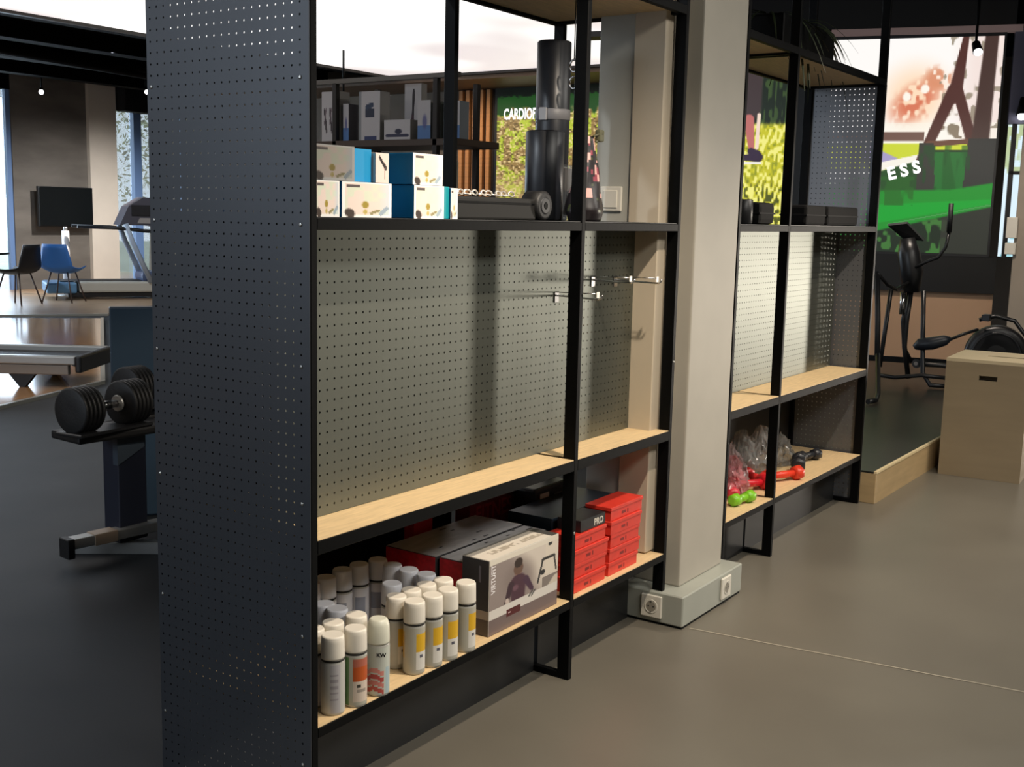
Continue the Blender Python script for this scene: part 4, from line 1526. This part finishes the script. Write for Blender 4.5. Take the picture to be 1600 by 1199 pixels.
part('flywheel_housing', B().lathe([(.20, -.06), (.225, -.05), (.235, 0), (.225, .05), (.20, .06), (.05, .065)], 36, Mw), TB, et)
part('flywheel_rim', B().lathe([(.165, .064), (.17, .070), (.18, .070), (.185, .064)], 36, Mw), DARKP, et)
part('hub', B().lathe([(.03, .066), (.028, .085), (.01, .088)], 16, Mw), STEEL, et)
part('rear_arc', B().tube([e(1522, 493, .05), e(1545, 486, .05), e(1572, 492, .05), e(1592, 520, .05), e(1604, 566, .05)], .016, 10), TB, et)
part('clamp', B().box(-.05, .05, -.03, .03, -.02, .03, .006, Matrix.Translation(e(1533, 490, .05))), DARKP, et)

# ------------------------------------------------------------------ left side: cabinet, dumbbell stand, dumbbells
NAVY = mat('navy_panel', '2c3e4e', .5, 0, .08, 3)
cb = thing('equipment_cabinet', 'dark navy upright cabinet behind the adjustable dumbbells', 'cabinet', (1.42, 2.60, 0), math.radians(-35.9))
part('carcass', B().box(0, .7, 0, .06, .0, .955, .004), NAVY, cb)
part('door', B().box(.004, .696, -.012, -.001, .01, .95, .002), mat('navy_door', '2f4353', .5, 0, .06, 2), cb)

ds = thing('dumbbell_stand', 'dark stand with silver foot bars carrying the adjustable dumbbells', 'stand', (1.12, 2.10, 0))
part('column', B().box(-.045, .09, .0, .10, .05, .50, .006), mat('stand_navy', '1a2030', .45), ds)
part('gusset', B().prism([(-.07, .38), (.06, .44), (.06, .50), (-.07, .50)], -.03, .0, 'y'), mat('stand_grey', '3b4652', .4), ds)
part('foot_bar', B().box(-.27, .16, -.03, .03, .075, .115, .003, Matrix.Rotation(math.radians(-6), 4, 'Z')), SILVER, ds)
part('foot_pad', B().box(-.285, -.255, -.035, .035, .04, .118, .003, Matrix.Rotation(math.radians(-6), 4, 'Z')), RUBBER, ds)
part('foot_sleeve', B().box(-.17, -.07, -.033, .033, .072, .118, .002, Matrix.Rotation(math.radians(-6), 4, 'Z')), mat('bare_wood_sleeve', '9b8a78', .5), ds)
part('foot_bar', B().box(-.02, .03, -.32, .25, .0, .05, .003, Matrix.Rotation(math.radians(38), 4, 'Z')), SILVER, ds)
part('cradle', B().box(-.27, .16, -.10, .10, .50, .535, .01, Matrix.Rotation(math.radians(-4), 4, 'Z')), RUBBER, ds)
part('cradle', B().box(-.03, .30, .10, .26, .50, .535, .01), RUBBER, ds)


def adj(loc, rz, label, tiltr=0.0):
    t = thing('adjustable_dumbbell', label, 'dumbbell', loc, rz, 'adjustable dumbbells on the stand')
    Mx = Matrix.Rotation(math.pi / 2, 4, 'Y')
    dm = B().lathe([(.03, -.008), (.080, -.0075), (.088, -.004), (.088, .004), (.080, .0075), (.03, .008)], 28, Mx).mesh('weight_plate', RUBBER)
    for s in (-1, 1):
        for k in range(5):
            link('weight_plate', dm, t, (s * (.080 + .0200 * k), 0, .095), (0, 0, 0))
    part('handle', B().lathe([(.014, -.07), (.018, 0), (.014, .07)], 14, Matrix.Translation((0, 0, .095)) @ Mx), STEEL, t)
    part('selector', B().lathe([(.03, -.006), (.034, 0), (.03, .006)], 14, Matrix.Translation((.062, 0, .095)) @ Mx), SILVER, t)
    part('selector', B().lathe([(.03, -.006), (.034, 0), (.03, .006)], 14, Matrix.Translation((-.062, 0, .095)) @ Mx), mat('red_dial', 'b02030', .4), t)
    part('tray', B().box(-.18, .18, -.07, .07, -.002, .012, .004), DARKP, t)
    return t


adj((.985, 2.05, .538), math.radians(6), 'black adjustable dumbbell on the front cradle of the stand')
adj((1.42, 2.30, .552), math.radians(6), 'second black adjustable dumbbell half hidden by the perforated panel')

# ------------------------------------------------------------------ near treadmill end
nt_ = thing('treadmill', 'silver sided treadmill deck end on the wood island', 'treadmill', (3.80, 6.05, .022), math.atan2(.83, -.56))
# local +x runs away from the visible end (leftwards in the room)
part('running_deck', B().box(0.05, 1.95, -.30, .30, .17, .205, .006), RUBBER, nt_)
part('side_rail', B().box(.0, 1.9, .30, .37, .18, .245, .01), SILVER, nt_)
part('side_rail', B().box(.0, 1.9, -.37, -.30, .18, .245, .01), SILVER, nt_)
part('lower_frame', B().box(.06, 1.9, .30, .35, .10, .175, .006), mat('rail_bronze', '8c8278', .35, .4), nt_)
part('end_cap', B().box(-.05, .0, -.38, .38, .12, .25, .015), DARKP, nt_)
part('roller', B().tube([(.03, -.30, .19), (.03, .30, .19)], .03, 14), DARKP, nt_)
for x in (.42, 1.6):
    part('foot', B().prism([(x - .10, .10), (x + .10, .10), (x + .02, .0), (x - .02, .0)], .28, .34, 'y'), DARKP, nt_)
    part('foot', B().prism([(x - .10, .10), (x + .10, .10), (x + .02, .0), (x - .02, .0)], -.34, -.28, 'y'), DARKP, nt_)

# ------------------------------------------------------------------ far treadmill (local x along the deck)
ft = thing('treadmill', 'light grey treadmill with dark console standing by the far window', 'treadmill', (8.42, 13.62, .026), math.atan2(-.72, 1.32))
LG = mat('light_grey_shell', 'c6c2b6', .4)
part('deck', B().box(.45, 2.0, -.36, .36, .10, .26, .03), LG, ft)
part('running_belt', B().box(.2, 1.95, -.25, .25, .262, .27), RUBBER, ft)
part('blue_end', B().box(.0, .42, -.36, .36, .09, .25, .03), mat('blue_grey_shell', '6f9fc8', .25, .2), ft)
part('underframe', B().box(.3, 2.2, -.30, .30, .03, .10, .01), DARKP, ft)
for s in (-1, 1):
    part('upright', B().tube([(1.48, s * .36, .25), (1.22, s * .36, .85), (1.13, s * .36, 1.12)], .04, 10), mat('pale_blue_frame', 'b7c4d4', .35), ft)
part('upright', B().tube([(1.78, .1, .28), (2.0, .1, 1.2)], .03, 10), LG, ft)
part('cross_brace', B().tube([(1.68, -.3, .35), (1.95, .2, 1.05)], .03, 8), mat('pale_blue_frame', 'b7c4d4', .35), ft)
cn = B()
cn.prism([(1.05, 1.10), (1.18, 1.38), (1.40, 1.52), (1.70, 1.50), (1.90, 1.30), (1.85, 1.04), (1.45, 1.10)], -.33, .33, 'y')
part('console', cn, mat('console_grey', '4b4852', .4), ft)
part('console_screen', B().box(1.22, 1.72, -.345, -.336, 1.24, 1.40, .002), mat('console_dark', '1d1d22', .25), ft)
part('console_panel', B().prism([(1.30, 1.13), (1.34, 1.21), (1.62, 1.21), (1.66, 1.13)], -.340, -.33, 'y'), mat('console_light', 'a59d97', .4), ft)
part('hand_rail', B().tube([(.45, -.36, 1.07), (1.0, -.36, 1.06), (1.4, -.36, 1.02), (1.8, -.36, 1.0)], .028, 10), DARKP, ft)
part('hand_rail', B().tube([(.45, .36, 1.07), (1.0, .36, 1.06), (1.4, .36, 1.02)], .028, 10), DARKP, ft)
part('motor_hood', B().box(1.35, 1.9, -.34, .34, .26, .40, .05), mat('hood_blue_grey', '4a5878', .4), ft)
# slim post beside
po = thing('display_stand', 'slim white stand pole in front of the wall television', 'stand', (9.0, 13.9, .026))
part('pole', B().tube([(0, 0, 0), (0, 0, .99)], .055, 14), mat('white_pole', 'e6e2e0', .4), po)
part('pole_cap', B().tube([(0, 0, .99), (0, 0, 1.05)], .03, 12), SILVER, po)
part('foot', B().lathe([(.02, .03), (.14, .012), (.15, 0)], 20), SILVER, po)

# TV
tv = thing('wall_television', 'black television on a bracket on the grey concrete wall', 'television', (9.93, 15.22, 1.06))
part('screen', B().box(-.50, .50, -.03, .02, .0, .63, .008), mat('tv_black', '111517', .25), tv)
part('bezel', B().box(-.51, .51, -.02, .03, -.01, .64, .006), DARKP, tv)
part('bracket', B().box(-.12, .12, .03, .18, .2, .42, .004), BLACK, tv)

# chairs and table
def shell_chair(loc, rz, m, label):
    t = thing('shell_chair', label, 'chair', loc, rz, 'moulded chairs at the far windows')
    vs, fs = [], []
    nu, nv_ = 12, 12
    for j in range(nv_ + 1):
        s_ = j / nv_
        # profile seat->back (y forward negative)
        if s_ < .5:
            y = -.22 + .42 * (s_ / .5)
            z = .45 - .03 * math.sin(math.pi * s_ / .5)
        else:
            q = (s_ - .5) / .5
            y = .20 + .09 * q
            z = .45 + .38 * q
        w = .235 * (1 - .28 * max(0, s_ - .55) / .45)
        for i in range(nu + 1):
            a_ = -1 + 2 * i / nu
            x = w * a_
            lift = .07 * a_ ** 4 * (1 - s_) + .04 * a_ ** 2 * (1 - abs(2 * s_ - 1))
            vs.append((x, y - .05 * a_ ** 2 * max(0, s_ - .5) * 2, z + lift))
    for j in range(nv_):
        for i in range(nu):
            q = j * (nu + 1) + i
            fs.append([q, q + 1, q + nu + 2, q + nu + 1])
    b = B()
    b.add(vs, fs, True)
    o_ = part('seat_shell', b, m, t)
    md = o_.modifiers.new('thickness', 'SOLIDIFY')
    md.thickness = .015
    for sx in (-1, 1):
        for sy in (-1, 1):
            part('leg', B().tube([(sx * .12, sy * .12, .43), (sx * .22, sy * .22, 0)], .011, 8), mat('chair_leg', '4a3a36', .5), t)
    return t


shell_chair((7.50, 12.85, .026), math.radians(200), mat('black_shell', '1b1c20', .4), 'black moulded chair beside the blue one')
shell_chair((8.22, 12.85, .026), math.radians(120), mat('blue_shell', '3d78c4', .35), 'blue moulded chair at the far end of the gym')
tb_ = thing('cafe_table', 'dark cafe table at the edge of the far window area', 'table', (6.95, 12.9, .026))
part('tabletop', B().lathe([(.40, .70), (.41, .715), (.40, .73)], 32), DARKP, tb_)
part('column', B().tube([(0, 0, .02), (0, 0, .70)], .035, 12), BLACK, tb_)
part('base', B().lathe([(.25, 0), (.25, .01), (.04, .03)], 24), BLACK, tb_)

# ------------------------------------------------------------------ display rack behind the unit
rk = thing('display_rack', 'dark metal display rack with white boxes seen behind the shelving', 'shelving unit', (3.0, 1.55, 0))
MB_ = mat('rack_bronze', '2c2826', .45, .3)
for y in (.47, 1.17, 1.45):
    part('post', B().box(0, .03, y, y + .03, 0, 2.09, .002), MB_, rk)
    part('post', B().box(.35, .38, y, y + .03, 0, 2.09, .002), MB_, rk)
for z in (1.745,):
    part('shelf_board', B().box(0, .38, .34, 1.50, z, z + .035, .002), mat('rack_shelf', '4a3a2e', .5), rk)
part('top_rail', B().box(0, .03, .34, 1.50, 2.085, 2.11, .001), mat('rack_rail', '6b6660', .4, .4), rk)
part('shelf_board', B().box(0, .38, .2, 1.50, .9, .93, .002), mat('rack_shelf', '4a3a2e', .5), rk)
part('shelf_board', B().box(0, .38, .2, 1.50, .2, .23, .002), mat('rack_shelf', '4a3a2e', .5), rk)


def art(kind):
    def f(u, v):
        C = np.zeros((len(u), 3)) + np.array((.78, .75, .74))
        if kind == 'strokes':
            for k in range(3):
                mix(C, seg(u, v, .16 + .3 * k, .62, .26 + .3 * k, .2, .05, .04), (.20, .15, .17))
                mix(C, seg(u, v, .25 + .3 * k, .66, .14 + .3 * k, .35, .03, .03), (.45, .38, .40))
        elif kind == 'kettle':
            mix(C, (u > .30) * (u < .72) * (v > .48) * (v < .66), (.12, .16, .25))
            mix(C, seg(u, v, .38, .68, .66, .72, .06, .05), (.15, .22, .33))
            mix(C, (v < .10) * (u > .25) * (u < .85), (.20, .24, .40))
            mix(C, (u < .1), (.55, .55, .55))
        elif kind == 'curve':
            mix(C, seg(u, v, .55, .85, .5, .4, .07, .07), (.16, .13, .15))
            mix(C, seg(u, v, .5, .4, .35, .15, .09, .13), (.32, .22, .26))
        elif kind == 'row':
            mix(C, seg(u, v, .12, .22, .88, .22, .07, .07), (.2, .2, .3))
            mix(C, 1 - sstep(np.hypot(u - .55, (v - .42)), .1, .16), (.15, .16, .25))
        else:
            mix(C, (v < .35), (.35, .50, .70))
            mix(C, 1 - sstep(np.hypot(u - .55, (v - .45)), .1, .25), (.35, .35, .55), .8)
        return C
    return f


def rbox(y0, y1, h, kind, label, d=.08, x0=.036, side='9a9692', z=1.7805):
    # y decreases to the viewer's right
    t = thing('rack_box', label, 'box', (3.0 + x0, y1, z), 0, 'boxes on the display rack')
    w = y1 - y0
    part('carton', B().box(0, d, -w, 0, 0, h, .001), mat('rack_carton_' + side, side, .5), t)
    canvas('front_print', (-.0006, 0, 0), (0, -w, 0), (0, 0, h), 26, 34, art(kind), PR, t)


rbox(2.725, 2.86, .27, 'strokes', 'white box with dark slanting tools, first on the display rack')
rbox(2.66, 2.70, .20, 'none', 'slim grey box standing behind the rack post', side='55525a')
rbox(2.435, 2.585, .26, 'kettle', 'tall white box with dark blue picture on the display rack')
rbox(2.285, 2.40, .31, 'curve', 'tall beige box with a dark curved picture, at the back of the rack', .05, .20)
rbox(2.225, 2.405, .105, 'row', 'low white box with a row of dark parts on the rack')
rbox(2.09, 2.175, .20, 'blue', 'slim white and blue box on the display rack')
rbox(2.025, 2.075, .19, 'none', 'grey green box beside the slim blue one', side='4a4f48')
rbox(1.90, 1.985, .19, 'none', 'grey box next to the last post of the rack', side='7a8086')
# tall beige board behind the rack
bd = thing('display_board', 'tall beige board standing behind the display rack', 'board', (4.0, 2.75, 0))
part('panel', B().box(0, .03, -.1, .18, 0, 1.72, .003), mat('beige_board', 'b0a596', .6), bd)
part('panel_foot', B().box(-.1, .13, .02, .28, 0, .02), DARKP, bd)
